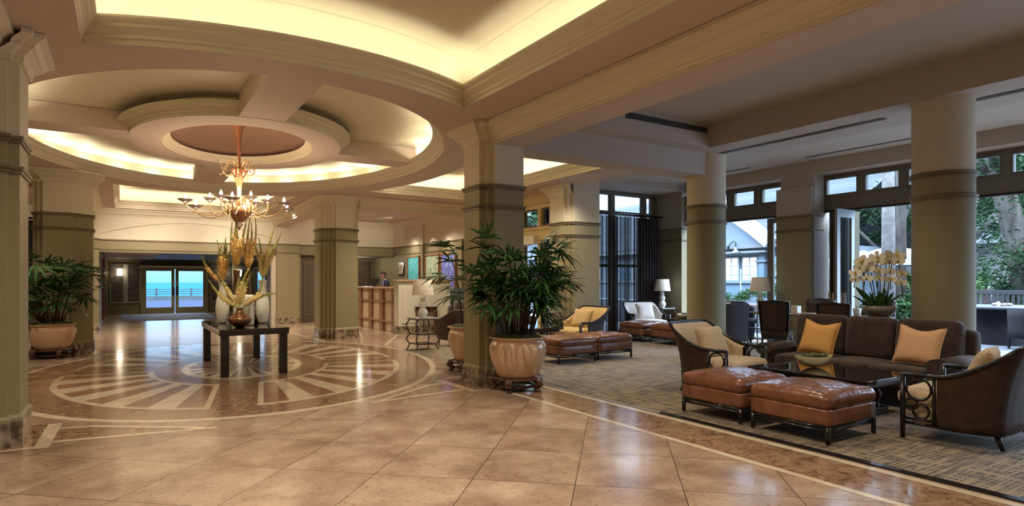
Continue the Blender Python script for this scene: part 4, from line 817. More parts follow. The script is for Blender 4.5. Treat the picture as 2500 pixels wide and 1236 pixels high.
def palm(name, label, loc, rim_r, pot_h, stand_r, seed, nst, spread, H0, H1, nf, fl_, foot_r=None, stand_h=.2, profile=None, cat='potted palm', group='potted palms', avoid=None):
    t = thing(name, label, cat, loc, 0, group); rnd = random.Random(seed); h = pot_h; r = rim_r; sh = stand_h
    stand(t, stand_r, sh)
    pr = profile or [(.001, 0), (r * .62, 0), (r * .66, .02 * h), (r * .74, .10 * h), (r * .92, .42 * h), (r * .99, .68 * h), (r * .97, .80 * h), (r * .90, .88 * h), (r * .86, .93 * h), (r * .88, .955 * h), (r * 1.0, .975 * h), (r * 1.0, h), (r * .93, h), (r * .86, .9 * h), (r * .84, .8 * h)]
    MB().lathe([(a, z + sh - .03) for a, z in pr], n=48).build('pot', 'ceramic', t)
    MB().lathe([(r * .86, .92 * h + sh), (r * .7, 1.0 * h + sh), (.001, 1.04 * h + sh)], n=24, ripple=(.03, 7)).build('moss', 'soil', t)
    z0 = h * .85 + sh; st = MB(); lf = MB(); tips = []
    for i in range(nst):
        a = rnd.uniform(0, 2 * PI); q = rnd.uniform(.1, .55) * r; top = rnd.uniform(H0, H1); lean = rnd.uniform(.15, 1) * spread
        b0 = Vector((q * math.cos(a), q * math.sin(a), z0)); b1 = Vector((q * math.cos(a) + lean * math.cos(a) * .35, q * math.sin(a) + lean * math.sin(a) * .35, z0 + (top - z0) * .6)); b2 = Vector((q * math.cos(a) + lean * math.cos(a), q * math.sin(a) + lean * math.sin(a), top))
        st.tube([b0, b1, b2], [.013, .011, .006], 6)
        for k in range(nf):
            f = .45 + .55 * (k + 1) / nf; p = b0.lerp(b1, f / .6) if f < .6 else b1.lerp(b2, (f - .6) / .4); tips.append((p, a + rnd.uniform(-1.6, 1.6)))
    for p, a in tips:
        el = rnd.uniform(-.25, 1.35); L_ = rnd.uniform(.12, .26) * fl_; d = Vector((math.cos(a) * math.cos(el), math.sin(a) * math.cos(el), math.sin(el))); c = p + d * L_; st.tube([p, p + d * L_ * .5 + Vector((0, 0, .02)), c], .003, 4, cap=False)
        n = rnd.randint(6, 8); side = d.cross(Vector((0, 0, 1)))
        if side.length < .1: side = Vector((1, 0, 0))
        side.normalize(); upv = side.cross(d).normalized()
        for k in range(n):
            th = (k - (n - 1) / 2) / n * 2.6 + rnd.uniform(-.08, .08); ll = rnd.uniform(.27, .40) * fl_ * (1 - .12 * abs(th)); dr = (d * math.cos(th) + side * math.sin(th)).normalized(); w_ = .0185 * fl_; sd = dr.cross(upv).normalized() * w_; dp = rnd.uniform(.05, .30)
            P = [c + dr * ll * f + Vector((0, 0, -dp * ll * 2.2 * f * f)) + upv * .0 for f in (0, .35, .75, 1)]; W = (.35, 1, .85, .12); fold = upv * w_ * .35
            if avoid and any(avoid[0] < q_.x + loc[0] < avoid[1] and avoid[2] < q_.y + loc[1] < avoid[3] for q_ in P): continue
            v = []
            for pp, ww in zip(P, W): v += [pp - sd * ww + fold * ww, pp - fold * .2, pp + sd * ww + fold * ww]
            lf.add(v, [(3 * j + m_, 3 * j + 3 + m_, 3 * j + 4 + m_, 3 * j + 1 + m_) for j in range(3) for m_ in (0, 1)], 0, True)
    st.build('stems', 'cane', t); lf.build('leaves', 'leaf', t)
    return t
palm('potted_palm', 'big lady palm in a glazed beige pot in front of the nearest square column', (4.62, 7.12, 0), .405, .57, .33, 11, 30, .50, 1.2, 1.95, 6, 1.0, avoid=(4.2, 5.05, 7.36, 8.4))
palm('potted_palm', 'lady palm in a glazed beige pot half hidden behind the nearest square column', (4.92, 9.0, 0), .40, .58, .33, 12, 5, .60, 1.45, 1.98, 5, 1.25, avoid=(4.2, 5.05, 7.3, 8.42))
palm('potted_palm', 'lady palm in a wide glazed pot in front of the left column', (-1.17, 14.95, 0), .40, .50, .34, 13, 24, .55, 1.15, 1.85, 6, 1.05, avoid=(-1.6, -.5, 15.2, 16.3))
palm('potted_palm', 'dark potted palm mostly hidden behind the left edge column', (-1.95, 12.1, 0), .36, .55, .3, 14, 10, .95, 1.0, 1.85, 4, 1.25)
# ---------------- centre table, vases, foxtail lilies ----------------
TX0, TX1, TY0, TY1, TH = 1.27, 2.33, 10.37, 12.92, .75
t = thing('display_table', 'black square-legged display table in the centre of the rotunda', 'table', (1.77, 11.62, 0)); hx, hy = .52, 1.27
MB().box(-hx, hx, -hy, hy, TH - .035, TH).build('table_top', mat('black_polished_top', (.012, .011, .012), .06, coat=1), t, bevel=.003)
MB().box(-hx + .005, hx - .005, -hy + .005, hy - .005, TH - .10, TH - .035).build('apron', 'black', t, bevel=.004)
for a in (-1, 1):
    for c in (-1, 1): MB().box(a * (hx - .085) - .06, a * (hx - .085) + .06, c * (hy - .09) - .06, c * (hy - .09) + .06, 0, TH - .10).build('leg', 'black', t, bevel=.004)
def spike(b, bd, p, d0, L_, r, bend, seed, m0=0):
    r *= .80
    """foxtail lily: fuzzy bloom that tapers into a curling bud tip"""
    rnd = random.Random(seed); d = Vector(d0).normalized(); pts = [Vector(p)]; rad = [r * .5]; N_ = 14
    for i in range(N_):
        f = i / N_; d = (d + Vector(bend) * (.03 + .55 * f ** 1.6)).normalized(); pts.append(pts[-1] + d * L_ / N_); rad.append(r * (1.0 if f < .35 else max(.10, 1.0 - (f - .35) * 1.5)) * (.9 + .1 * math.sin(i * 2.1)))
    k = 8; b.tube(pts[:k + 1], [q * .8 for q in rad[:k + 1]], 8); bd.tube(pts[k:], [q * .8 for q in rad[k:]], 7)
    for i in range(N_):
        tgt = b if i < k else bd; m = 26 if i < k else 12
        for j in range(m):
            a = rnd.uniform(0, 2 * PI); f = rnd.random(); c = pts[i].lerp(pts[i + 1], f); tt = (pts[i + 1] - pts[i]).normalized(); u = tt.cross(Vector((.3, .2, 1))).normalized(); w_ = tt.cross(u); n_ = (u * math.cos(a) + w_ * math.sin(a)); rr = rad[i]; s_ = rnd.uniform(.006, .011) if i < k else .006
            q = c + n_ * rr * (1.0 + rnd.uniform(0, .35)); sd = tt.cross(n_) * s_; tgt.add([c + n_ * rr * .6, q + sd, q + tt * s_ * 1.6 + n_ * s_, q - sd], [(0, 1, 2, 3)])
def vase(label, loc, prof, m, flowers, orange, seed, name='vase', group='vases on the display table', fl_label=None, ptop=.5, rz=0, rect=None):
    t = thing(name, label, 'vase', loc, rz, group)
    if rect: MB().cushion((0, 0, rect[2] / 2), rect, .03, 0, 6).build('vase_body', m, t)
    else: MB().lathe(prof, n=32).build('vase_body', m, t)
    if flowers:
        f = thing('foxtail_lilies', fl_label, 'flowers', Vector(loc) + Vector((0, 0, ptop)), 0, 'foxtail lilies in the vases'); st = MB()
        for i, (dx, dy, dz, L_, r, bend) in enumerate(flowers):
            b = MB(); bd = MB(); d = Vector((dx, dy, dz)).normalized(); s_ = d * .08; st.tube([(0, 0, -.12), s_], .006, 5); spike(b, bd, s_, d, L_, r, bend, seed * 17 + i)
            bo = b.build('bloom', 'bloom2' if orange else 'bloom', f); bd.build('bud_tip', 'bud', bo)
        st.build('stems', 'bud', f)
    return t
bottle = lambda s_: [(q * .82, z) for q, z in [(.001, 0), (.07 * s_, 0), (.085 * s_, .03), (.125 * s_, .16 * s_), (.135 * s_, .25 * s_), (.12 * s_, .38 * s_), (.075 * s_, .52 * s_), (.062 * s_, .60 * s_), (.075 * s_, .68 * s_), (.088 * s_, .70 * s_), (.08 * s_, .70 * s_), (.055 * s_, .6 * s_)]]
tallb = [(.001, 0), (.055, 0), (.06, .02), (.05, .3), (.048, .8), (.06, .93), (.062, .95), (.055, .95), (.04, .8)]
U = (0, 0, .4)
vase('white bottle vase with foxtail lilies at the back left of the display table', (1.50, 12.0, TH), bottle(1.05), 'whiteceramic', [(-.05, 0, 1, .72, .045, (-.1, 0, .3)), (.12, .0, 1, .66, .045, (.0, 0, .3)), (-.18, 0, 1, .62, .045, (.2, 0, .3)), (.05, .1, 1, .78, .045, (.05, 0, .2)), (-.55, -.1, .5, .55, .04, (-.2, 0, .9)), (.2, .1, 1, .6, .04, (.1, 0, .3))], True, 1, fl_label='orange foxtail lilies in the white bottle vase at the back left', ptop=.70)
vase('white bottle vase with foxtail lilies on the right of the display table', (2.10, 11.60, TH), bottle(1.10), 'whiteceramic', [(-.1, 0, 1, .62, .045, (-.2, 0, .2)), (.15, 0, 1, .95, .05, (.12, 0, .2)), (.0, .1, 1, .70, .045, (-.1, 0, .3)), (.35, 0, 1, .85, .045, (.1, 0, .2)), (.2, -.1, 1, .6, .045, (.2, 0, .3))], False, 2, fl_label='yellow-green foxtail lilies in the right white bottle vase', ptop=.76)
vase('tall slim bronze tube vase, left of the pair behind the white block vase', (1.70, 11.75, TH), tallb, 'bronze', [(-.1, 0, 1, .95, .05, (.18, 0, .3)), (.05, 0, 1, .82, .05, (-.1, 0, .3)), (-.2, 0, 1, .78, .05, (.1, 0, .3)), (.18, 0, 1, .9, .045, (.05, 0, .3))], True, 3, fl_label='tall orange foxtail lilies in the left bronze tube vase', ptop=.95)
vase('tall slim bronze tube vase, right of the pair behind the white block vase', (1.93, 12.0, TH), [(a * 1.1, z * .98) for a, z in tallb], 'bronze', [(-.05, 0, 1, .9, .05, (.1, 0, .3)), (.12, 0, 1, .82, .05, (-.05, 0, .3)), (.25, 0, 1, .92, .045, (-.1, 0, .3)), (-.2, .1, 1, .7, .045, (.1, 0, .3))], True, 4, fl_label='tall orange foxtail lilies in the right bronze tube vase', ptop=.93)
vase('white rectangular block vase behind the squat bronze vase', (1.74, 11.25, TH), None, 'whiteceramic', None, False, 5, rect=(.33, .12, .52), rz=R(-32))
vase('dark bronze round vase between the block vase and right bottle vase', (1.98, 11.8, TH), [(.001, 0), (.10, 0), (.16, .08), (.17, .15), (.12, .25), (.07, .32), (.06, .40), (.07, .42), (.05, .4)], 'bronze', None, False, 6)
vase('squat bronze vase at the front of the display table', (1.60, 10.75, TH), [(.001, 0), (.06, 0), (.09, .02), (.165, .08), (.185, .125), (.165, .165), (.09, .22), (.05, .27), (.045, .30), (.055, .32), (.045, .32), (.035, .29)], 'bronze', [(-.95, .45, .62, .60, .05, (-.6, .3, 1.1)), (-.55, .3, .9, .58, .045, (-.5, .3, 1.2)), (.02, 0, 1, .62, .04, (.35, -.2, .5)), (.2, -.1, 1, .5, .045, (.2, -.1, .5)), (.9, -.5, .75, .58, .05, (.6, -.3, -.05)), (1.0, -.3, .6, .55, .035, (.2, 0, 1.3)), (-.1, .1, 1, .42, .045, (.1, 0, .4))], False, 7, fl_label='pale yellow foxtail lilies spreading from the squat bronze vase', ptop=.31)
# ---------------- chandelier ----------------
t = thing('chandelier', 'amber glass chandelier with curling arms and candle bulbs over the display table', 'chandelier', (1.74, 11.75, 0))
MB().lathe([(.13, 4.33), (.12, 4.30), (.06, 4.2), (.035, 4.05), (.028, 3.75), (.022, 3.6), (.03, 3.5)], n=16, ripple=(.08, 8)).build('canopy', 'amber', t)
MB().lathe([(.16, 3.47), (.145, 3.465), (.09, 3.37), (.05, 3.29), (.045, 3.25)], n=24, ripple=(.06, 12)).build('upper_cup', 'amber', t)
MB().lathe([(.012, 3.50), (.02, 3.46), (.075, 3.33), (.045, 3.18), (.022, 2.95), (.02, 2.85), (.03, 2.75)], n=16).build('stem', 'gold', t)
MB().lathe([(.20, 2.77), (.21, 2.75), (.19, 2.70), (.12, 2.63), (.08, 2.56), (.05, 2.545)], n=32, ripple=(.05, 16)).build('lower_bowl', 'amber', t)
MB().lathe([(.001, 2.53), (.045, 2.53), (.06, 2.51), (.045, 2.48), (.0, 2.40)], n=12, ripple=(.08, 6)).build('drop_finial', 'cup', t)
rnd = random.Random(5)
for k in range(12):
    a = 2 * PI * k / 12 + .26; L_ = .88 if k % 2 == 0 else .46; zc = 2.83 if k % 2 == 0 else 2.92; c, s_ = math.cos(a), math.sin(a)
    pts = [(.12, 2.72), (.25, 2.74), (L_ * .55, 2.64), (L_ * .82, 2.66), (L_, 2.76), (L_ + .01, zc - .03)]
    P3 = [Vector((q * c, q * s_, z)) for q, z in pts]; sm = []
    for i in range(len(P3) - 1):
        p0, p1, p2, p3 = P3[max(0, i - 1)], P3[i], P3[i + 1], P3[min(len(P3) - 1, i + 2)]
        for f in (0, .25, .5, .75): sm.append(.5 * ((2 * p1) + (p2 - p0) * f + (2 * p0 - 5 * p1 + 4 * p2 - p3) * f * f + (3 * p1 - p0 - 3 * p2 + p3) * f ** 3))
    sm.append(P3[-1]); am = MB().tube(sm, .0105, 8).build('arm', 'gold', t)
    ex, ey = (L_ + .01) * c, (L_ + .01) * s_
    cu = MB().lathe([(.012, -.045), (.03, -.02), (.06, .0), (.125, .04), (.115, .04), (.055, .01), (.001, .0)], (ex, ey, zc), 20, ripple=(.06, 9)).build('glass_cup', 'cup', am)
    MB().lathe([(.014, .0), (.016, .05), (.026, .075), (.016, .105), (.001, .135)], (ex, ey, zc), 10).build('candle_bulb', 'bulb', am)
    light('POINT', (1.74 + ex, 11.75 + ey, zc + .16), 1.6, (1, .72, .45), size=.03)
def frond(z, a, L_, curl, seed):
    b = MB(); p = Vector((.03 * math.cos(a), .03 * math.sin(a), z)); d = Vector((math.cos(a), math.sin(a), .9)).normalized(); pts = [p.copy()]
    for i in range(14): f = i / 14; d = (d + Vector((math.cos(a) * .15, math.sin(a) * .15, curl * math.cos(f * 5.5 + .5) * .7))).normalized(); pts.append(pts[-1] + d * L_ / 14)
    b.tube(pts, [.022 * (1 - i / 16) + .008 * math.sin(i * 3) for i in range(15)], 6); b.build('glass_frond', 'gold', t)
for k in range(9): frond(3.45, 2 * PI * k / 9 + .3, .62 if k % 2 else .52, (-1.2 if k % 3 == 0 else 1.3), k)
for k in range(8): frond(2.85, 2 * PI * k / 8, .45, 1.4, k)
for k in range(6): frond(2.74, 2 * PI * k / 6 + .2, .40, -1.2, k)
# ---------------- reception ----------------
t = thing('reception_desk', 'long reception desk with rose and cream marble stripes', 'reception desk', (6.65, 16.75, 0)); DL = 4.6; DH = 1.27
MB().box(.06, .62, 0, DL, 0, DH).build('carcass', 'deskpale', t)
y = .0; i = 0
while y < DL - .1:
    MB().box(-.015, .06, y + .0, y + .28, 0, DH).build('rose_pilaster', 'deskstone', t, bevel=.004)
    y += 1.0
for z in (.28, .88): MB().box(-.03, .06, 0, DL, z, z + .045).build('rail_moulding', 'deskstone', t, bevel=.01)
MB().box(-.08, .70, -.02, DL, DH, DH + .06).build('counter_top', 'desktop', t, bevel=.02)
t = thing('reception_partition', 'white panelled partition with stone cap at the near end of the desk', 'partition wall', (6.6, 16.38, 0))
b = MB(); b.box(0, 1.62, 0, .33, .22, 1.49); b.box(.10, 1.62, -.02, 0, .30, 1.33); b.build('panel_body', mat('partition_white', (.66, .64, .55), .5), t)
MB().box(-.02, 1.64, -.025, .35, 0, .22).build('plinth', 'marble', t); MB().box(-.07, 1.68, -.07, .36, 1.49, 1.545).build('stone_cap', 'desktop', t, bevel=.02)
MB().box(1.62, 2.3, .1, .2, 0, 1.3).build('blue_glass_leaf', mat('blue_grey_glass', (.16, .20, .24), .1), t)
def monitor(label, loc, rz):
    t = thing('computer_monitor', label, 'monitor', loc, rz, 'monitors on the reception desk'); b = MB(); b.cushion((0, 0, .17), (.32, .025, .22), .01, 0, 3, rot=Matrix.Rotation(R(18), 3, 'X')); b.build('screen_housing', 'screen', t)
    MB().box(-.02, .02, -.01, .03, .0, .12).box(-.09, .09, -.05, .08, 0, .015).build('stand', 'screen', t)
monitor('dark computer monitor on the reception desk left of the clerk', (6.95, 20.7, 1.33), R(70)); monitor('small computer screen in front of the clerk at the reception desk', (7.0, 19.4, 1.33), R(20))
# person behind the desk
def person(loc, rz):
    t = thing('person', 'man in a dark suit, white shirt and blue tie looking down behind the reception desk', 'person', loc, rz)
    def skinned(name, verts, edges, rad, m, par=t, sub=2):
        me = bpy.data.meshes.new(name); me.from_pydata(verts, edges, []); o = bpy.data.objects.new(name, me); C.objects.link(o); o.parent = par
        md = o.modifiers.new('skin', 'SKIN'); md.use_smooth_shade = True
        for i, r in enumerate(rad): q = me.skin_vertices[0].data[i]; q.radius = r if isinstance(r, tuple) else (r, r); q.use_root = (i == 0)
        sd = o.modifiers.new('sub', 'SUBSURF'); sd.levels = sub; sd.render_levels = sub; me.materials.append(M[m]); return o
    # body skeleton, front = -Y, standing, leaning slightly, forearms forward to the desk
    V = [(0, 0, 1.06), (0, .01, 1.25), (0, .0, 1.45), (0, -.02, 1.60), (0, -.05, 1.69), (.10, 0, 1.03), (.11, -.01, .55), (.12, .02, .10), (.12, -.12, .05), (-.10, 0, 1.03), (-.11, .0, .55), (-.12, .03, .10), (-.12, -.11, .05),
         (.20, -.01, 1.56), (.27, .0, 1.30), (.22, -.26, 1.27), (.16, -.42, 1.33), (-.20, -.01, 1.56), (-.27, .0, 1.30), (-.22, -.26, 1.27), (-.16, -.42, 1.33)]
    E_ = [(0, 1), (1, 2), (2, 3), (3, 4), (0, 5), (5, 6), (6, 7), (7, 8), (0, 9), (9, 10), (10, 11), (11, 12), (3, 13), (13, 14), (14, 15), (15, 16), (3, 17), (17, 18), (18, 19), (19, 20)]
    rad = [(.17, .12), (.16, .11), (.18, .12), (.13, .09), .055, (.10, .10), .065, .045, (.04, .04), (.10, .10), .065, .045, (.04, .04), .075, .058, .045, .032, .075, .058, .045, .032]
    skinned('body', V, E_, rad, 'suit')
    b = MB(); b.tube([(0, -.045, 1.62), (0, -.085, 1.76)], [.058, .052], 12)
    hd = []; n = 20
    for i in range(13):
        f = i / 12; a = PI * f; r_ = math.sin(a); z = -math.cos(a)
        for j in range(n):
            q = 2 * PI * j / n; x = .083 * r_ * math.sin(q); yy = -.105 * r_ * math.cos(q); 
            if z < 0 and math.cos(q) > 0: yy *= 1 + .10 * (-z)
            if z < -.2: x *= 1 - .25 * (-z - .2)
            if math.cos(q) > .93 and -.35 < z < .15: yy -= .022 * (1 - abs(z + .1) * 2.5)
            if math.cos(q) > .9 and -.62 < z < -.48: yy -= .008
            if abs(math.sin(q)) > .35 and math.cos(q) > .75 and .0 < z < .18: yy += .012
            hd.append(Vector((x, yy, z * .135)))
    rot = Matrix.Rotation(R(28), 3, 'X'); hc = Vector((0, -.115, 1.865)); b.add([rot @ p + hc for p in hd], [(i * n + j, i * n + (j + 1) % n, (i + 1) * n + (j + 1) % n, (i + 1) * n + j) for i in range(12) for j in range(n)], 0, True)
    for s_ in (-1, 1): b.sphere(tuple(rot @ Vector((s_ * .083, .01, -.01)) + hc), .028, 6, sc=(.35, .7, 1.1))
    hd_ = b.build('head', 'skin', t)
    e = MB()
    for s_ in (-1, 1): e.sphere(tuple(rot @ Vector((s_ * .032, -.092, .012)) + hc), .011, 5)
    e.build('eyes', 'hair', hd_); e = MB(); e.sphere(tuple(rot @ Vector((0, -.098, -.072)) + hc), .022, 6, sc=(1, .35, .3)); e.build('mouth', mat('lips', (.22, .07, .06), .5), hd_)
    h_ = MB(); v = []; 
    for i in range(7):
        a = PI / 2 * i / 6
        for j in range(n):
            q = 2 * PI * j / n; lim = -.15 if math.cos(q) < .2 else .42; zz = lim + (1 - lim) * math.sin(a); rr = math.sqrt(max(0, 1 - zz * zz)); v.append(rot @ Vector((.093 * rr * math.sin(q), -.113 * rr * math.cos(q) + .006, zz * .148)) + hc)
    h_.add(v, [(i * n + j, i * n + (j + 1) % n, (i + 1) * n + (j + 1) % n, (i + 1) * n + j) for i in range(6) for j in range(n)], 0, True); h_.build('hair', 'hair', t)
    b = MB(); b.add([(-.075, -.115, 1.665), (.075, -.115, 1.665), (.0, -.142, 1.36), (0, -.155, 1.55)], [(0, 3, 2), (1, 2, 3), (0, 1, 3)]); b.lathe([(.066, 0), (.060, .05)], (0, -.045, 1.655), 16); b.build('shirt', 'shirt', t)
    MB().box(-.02, .02, -.172, -.15, 1.38, 1.62).build('tie', 'tie', t)
    for s_ in (-1, 1):
        w_ = Vector((s_ * .16, -.42, 1.335)); hn = MB(); hn.cushion(tuple(w_ + Vector((-s_ * .01, -.055, 0))), (.075, .085, .03), .014, 0, 3)
        for k, (dx, ln) in enumerate(((-.028, .058), (-.01, .07), (.010, .066), (.028, .05))): hn.tube([w_ + Vector((dx, -.095, 0)), w_ + Vector((dx, -.095 - ln * .6, .004)), w_ + Vector((dx, -.095 - ln, -.012))], [.0095, .009, .0075], 6)
        hn.tube([w_ + Vector((-s_ * .035, -.04, 0)), w_ + Vector((-s_ * .06, -.07, .0)), w_ + Vector((-s_ * .055, -.10, -.006))], [.012, .010, .008], 6); hn.build('hand', 'skin', t)
    return t
pm = person((7.95, 20.85, .0), R(-108)); pm.scale = (.93, .93, .93)
light('POINT', (7.25, 20.55, 1.55), 2.5, (.85, .75, 1.0), size=.08)  # point light added for the screen glow on the clerk's face
# paintings
def painting(label, y0, y1, z0, z1, cols, seed):
    t = thing('framed_painting', label, 'painting', (XW - .03, (y0 + y1) / 2, z0), 0, 'paintings over the reception partition'); h = (y1 - y0) / 2; H_ = z1 - z0
    def f(nt, b, N, L):
        tc = N('ShaderNodeTexCoord'); mp = N('ShaderNodeMapping'); mp.inputs['Scale'].default_value = (1, 7, 3.5); mp.inputs['Location'].default_value = (seed, seed, seed); L(tc.outputs['Object'], mp.inputs[0]); n = N('ShaderNodeTexNoise'); n.inputs['Scale'].default_value = 2.0; n.inputs['Detail'].default_value = 5; n.inputs['Distortion'].default_value = .4; L(mp.outputs[0], n.inputs[0]); L(ramp(nt, n.outputs[0], cols), b.inputs['Base Color'])
    nodemat('painting_%d' % seed, f, .6)
    MB().box(-.03, 0, -h + .05, h - .05, .05, H_ - .05).build('canvas', 'painting_%d' % seed, t)
    fr = MB(); fr.box(-.05, .03, -h, h, 0, .05); fr.box(-.05, .03, -h, h, H_ - .05, H_); fr.box(-.05, .03, -h, -h + .05, .05, H_ - .05); fr.box(-.05, .03, h - .05, h, .05, H_ - .05)
    n = int(H_ / .06)
    for k in range(n): 
        for s_ in (-1, 1): fr.sphere((-.052, s_ * (h - .025), .03 + k * .06), .02, 4)
    fr.build('beaded_frame', 'goldframe', t)
painting('turquoise streaked abstract painting above the partition, leftmost of the three', 20.12, 21.2, 1.25, 2.42, [(.3, (.02, .22, .33)), (.45, (.06, .42, .52)), (.6, (.15, .60, .65)), (.75, (.6, .85, .85))], 3)
painting('pale green abstract painting with dark dabs, middle of the three', 18.5, 19.62, 1.25, 2.42, [(.28, (.06, .06, .14)), (.38, (.30, .42, .30)), (.55, (.50, .62, .45)), (.75, (.7, .75, .6))], 7)
painting('violet blue abstract painting behind the second palm, rightmost of the three', 17.3, 18.38, 1.25, 2.42, [(.3, (.04, .03, .25)), (.45, (.12, .14, .55)), (.6, (.30, .35, .75)), (.75, (.5, .7, .9))], 9)
t = thing('framed_certificate', 'small black framed certificate left of the turquoise painting', 'certificate', (XW - .03, 21.85, 1.72)); MB().box(-.02, .02, -.26, .26, 0, .5).build('frame', 'black', t, bevel=.005); MB().box(-.026, -.02, -.19, .19, .06, .43).build('certificate_sheet', 'paper', t)
b = MB(); [b.box(-.028, -.0262, -.12 + .02 * (k % 3), .12 - .02 * (k % 2), .36 - .03 * k, .368 - .03 * k) for k in range(7)]; b.sphere((-.027, 0, .11), .022, 5, sc=(.1, 1, 1)); b.build('certificate_text', 'vent', t)
# console table against partition
t = thing('console_table', 'small half-round mahogany console table against the white partition', 'console table', (7.42, 16.15, 0)); hp = [(-.36, .16)] + [(.36 * math.cos(PI + a / 12 * PI), .16 + .30 * math.sin(PI + a / 12 * PI)) for a in range(13)][1:-1] + [(.36, .16)]
MB().prism(hp, .74, .77).build('table_top', 'redwood', t); MB().prism([(x * .92, .16 + (y - .16) * .9) for x, y in hp], .62, .74).build('apron', 'redwood', t)
for x, y in ((-.31, .12), (.31, .12), (-.17, -.06), (.17, -.06)): MB().tube([(x, y, .74), (x, y, 0)], [.026, .013], 6).build('leg', 'redwood', t)
def tub_chair(label, loc, rz, m='leather2', group='dark tub chairs', h=.88):
    t = thing('tub_chair', label, 'armchair', loc, rz, group); P = [(.36, -.36), (.38, -.1), (.39, .12), (.33, .30), (.2, .39), (0, .42)]; P += [(-x, y) for x, y in P[:-1][::-1]]; v = []; n = len(P); rows = 6
    for i, (x, y) in enumerate(P):
        u = max(0, min(1, (y + .3) / .6)); tp = .58 + (h - .58) * u ** 1.3
        for k in range(rows + 1): f = k / rows; z = .14 + (tp - .14) * f; g = 1 + .16 * max(0, f - .4); v.append((x * g, y * g, z))
    r1 = rows + 1; fs = [(i * r1 + k, (i + 1) * r1 + k, (i + 1) * r1 + k + 1, i * r1 + k + 1) for i in range(n - 1) for k in range(rows)]
    o = MB().add(v, fs, 0, True).build('outer_shell', m, t); md = o.modifiers.new('thick', 'SOLIDIFY'); md.thickness = .05; md.offset = -1; sb = o.modifiers.new('sub', 'SUBSURF'); sb.levels = 1; sb.render_levels = 2
    MB().cushion((0, -.03, .36), (.66, .70, .20), .05, .02, 8).build('seat', m, t)
    for a in (-1, 1):
        for c in (-1, 1): MB().tube([(a * .28, c * .30, .26), (a * .30, c * .33, 0)], [.022, .014], 8).build('leg', 'black', t)
    return t
tub_chair('dark brown tub chair seen from behind, left of the dark sofa by the reception', (6.62, 12.8, .0), R(190), 'leather2', h=.86)
tub_chair('dark barrel-backed chair right of the farther round column', (11.6, 9.1, FZ), R(165), 'charcoal', h=1.0)
for nm, lb, lc_, rz_, m_ in (('throw_pillow', 'golden pillow on the dark sofa beside the reception partition', (7.3, 13.2, .80), R(10), 'goldfab'), ('throw_pillow', 'pale pillow on the navy sofa behind the round column', (12.15, 9.75, .78), R(-50), 'whitefab'), ('throw_pillow', 'second pale pillow leaning in front of the pale pillow on the navy sofa', (12.0, 9.45, .70), R(-40), 'whitefab')): loose_pillow(nm, lb, lc_, rz_, -18, m_, .48, .46, .14, 'throw pillows in the back of the lounge', .03)
# ---------------- dining group ----------------
def dining_chair(label, loc, rz, group='dark high-backed dining chairs'):
    t = thing('dining_chair', label, 'chair', loc, rz, group); b = MB(); v = []
    for i in range(9):
        u = -1 + i / 4
        for k in range(7): f = k / 6; v.append((u * (.27 + .04 * f), .25 + .05 * (1 - u * u) + .10 * f, .50 + .58 * f))
    o = b.add(v, [(i * 7 + k, (i + 1) * 7 + k, (i + 1) * 7 + k + 1, i * 7 + k + 1) for i in range(8) for k in range(6)], 0, True).build('backrest', mat('brown_chair_fabric', (.075, .045, .03), .7), t); md = o.modifiers.new('th', 'SOLIDIFY'); md.thickness = .06
    MB().tube([(-.27, .25, .48), (-.315, .36, 1.09), (0, .41, 1.105), (.315, .36, 1.09), (.27, .25, .48)], .022, 6).build('back_frame', 'black', t)
    MB().cushion((0, 0, .47), (.58, .58, .11), .04, .02, 8).build('seat', mat('brown_chair_fabric', (.075, .045, .03), .7), t); MB().box(-.27, .27, -.27, .27, .37, .43).build('seat_frame', 'black', t)
    for a in (-1, 1): MB().tube([(a * .25, -.25, .43), (a * .25, -.25, 0)], [.024, .016], 8).build('leg', 'black', t); MB().tube([(a * .25, .25, .46), (a * .26, .34, 0)], [.026, .016], 8).build('leg', 'black', t)
    return t
c0 = dining_chair('tall dark dining chair seen from behind, right of the barrel chair', (10.85, 7.35, FZ), R(112)); c0.scale = (.88, .88, 1)
for lb, lc_, rz_ in (('dark dining chair behind the left end of the sofa, against the wall pier', (12.2, 7.35, FZ), R(-72)), ('dark dining chair with its back to the sofa, in front of the folded doors', (10.65, 5.98, FZ), R(96)), ('dark dining chair left of the orchids, beyond the second table', (12.0, 6.1, FZ), R(-78))): dup(c0, lc_, rz_, lb)
def dtable(label, loc, r=.48):
    t = thing('dining_table', label, 'table', loc, 0, 'small round dining tables'); MB().lathe([(.001, .80), (r, .80), (r + .01, .82), (r, .845), (.001, .845)], n=40).build('table_top', mat('walnut_top', (.38, .26, .20), .12), t); MB().tube([(0, 0, .8), (0, 0, .04)], .04, 12).build('pedestal', 'black', t); MB().lathe([(.001, .05), (.10, .045), (.28, .015), (.28, 0), (.001, 0)], n=24).build('foot', 'black', t)
dtable('small round dining table behind the left end of the sofa', (11.45, 7.22, FZ)); dtable('small round dining table left of the orchids behind the sofa', (11.30, 5.92, FZ))
t = thing('tissue_box', 'small white square box on the left dining table', 'box', (11.55, 7.4, FZ + .846)); MB().box(-.07, .07, -.07, .07, 0, .14).build('box_body', 'whiteceramic', t, bevel=.01); succulents(t, 1, .01, .01, .14, 'succ', 8, .04)
t = thing('small_planter', 'small white planter with a green sprout on the right dining table', 'planter', (11.45, 6.12, FZ + .846)); MB().lathe([(.001, 0), (.06, 0), (.072, .14), (.06, .14), (.001, .12)], n=16).build('pot', 'whiteceramic', t); succulents(t, 1, .01, .01, .15, 'succ', 9, .05)
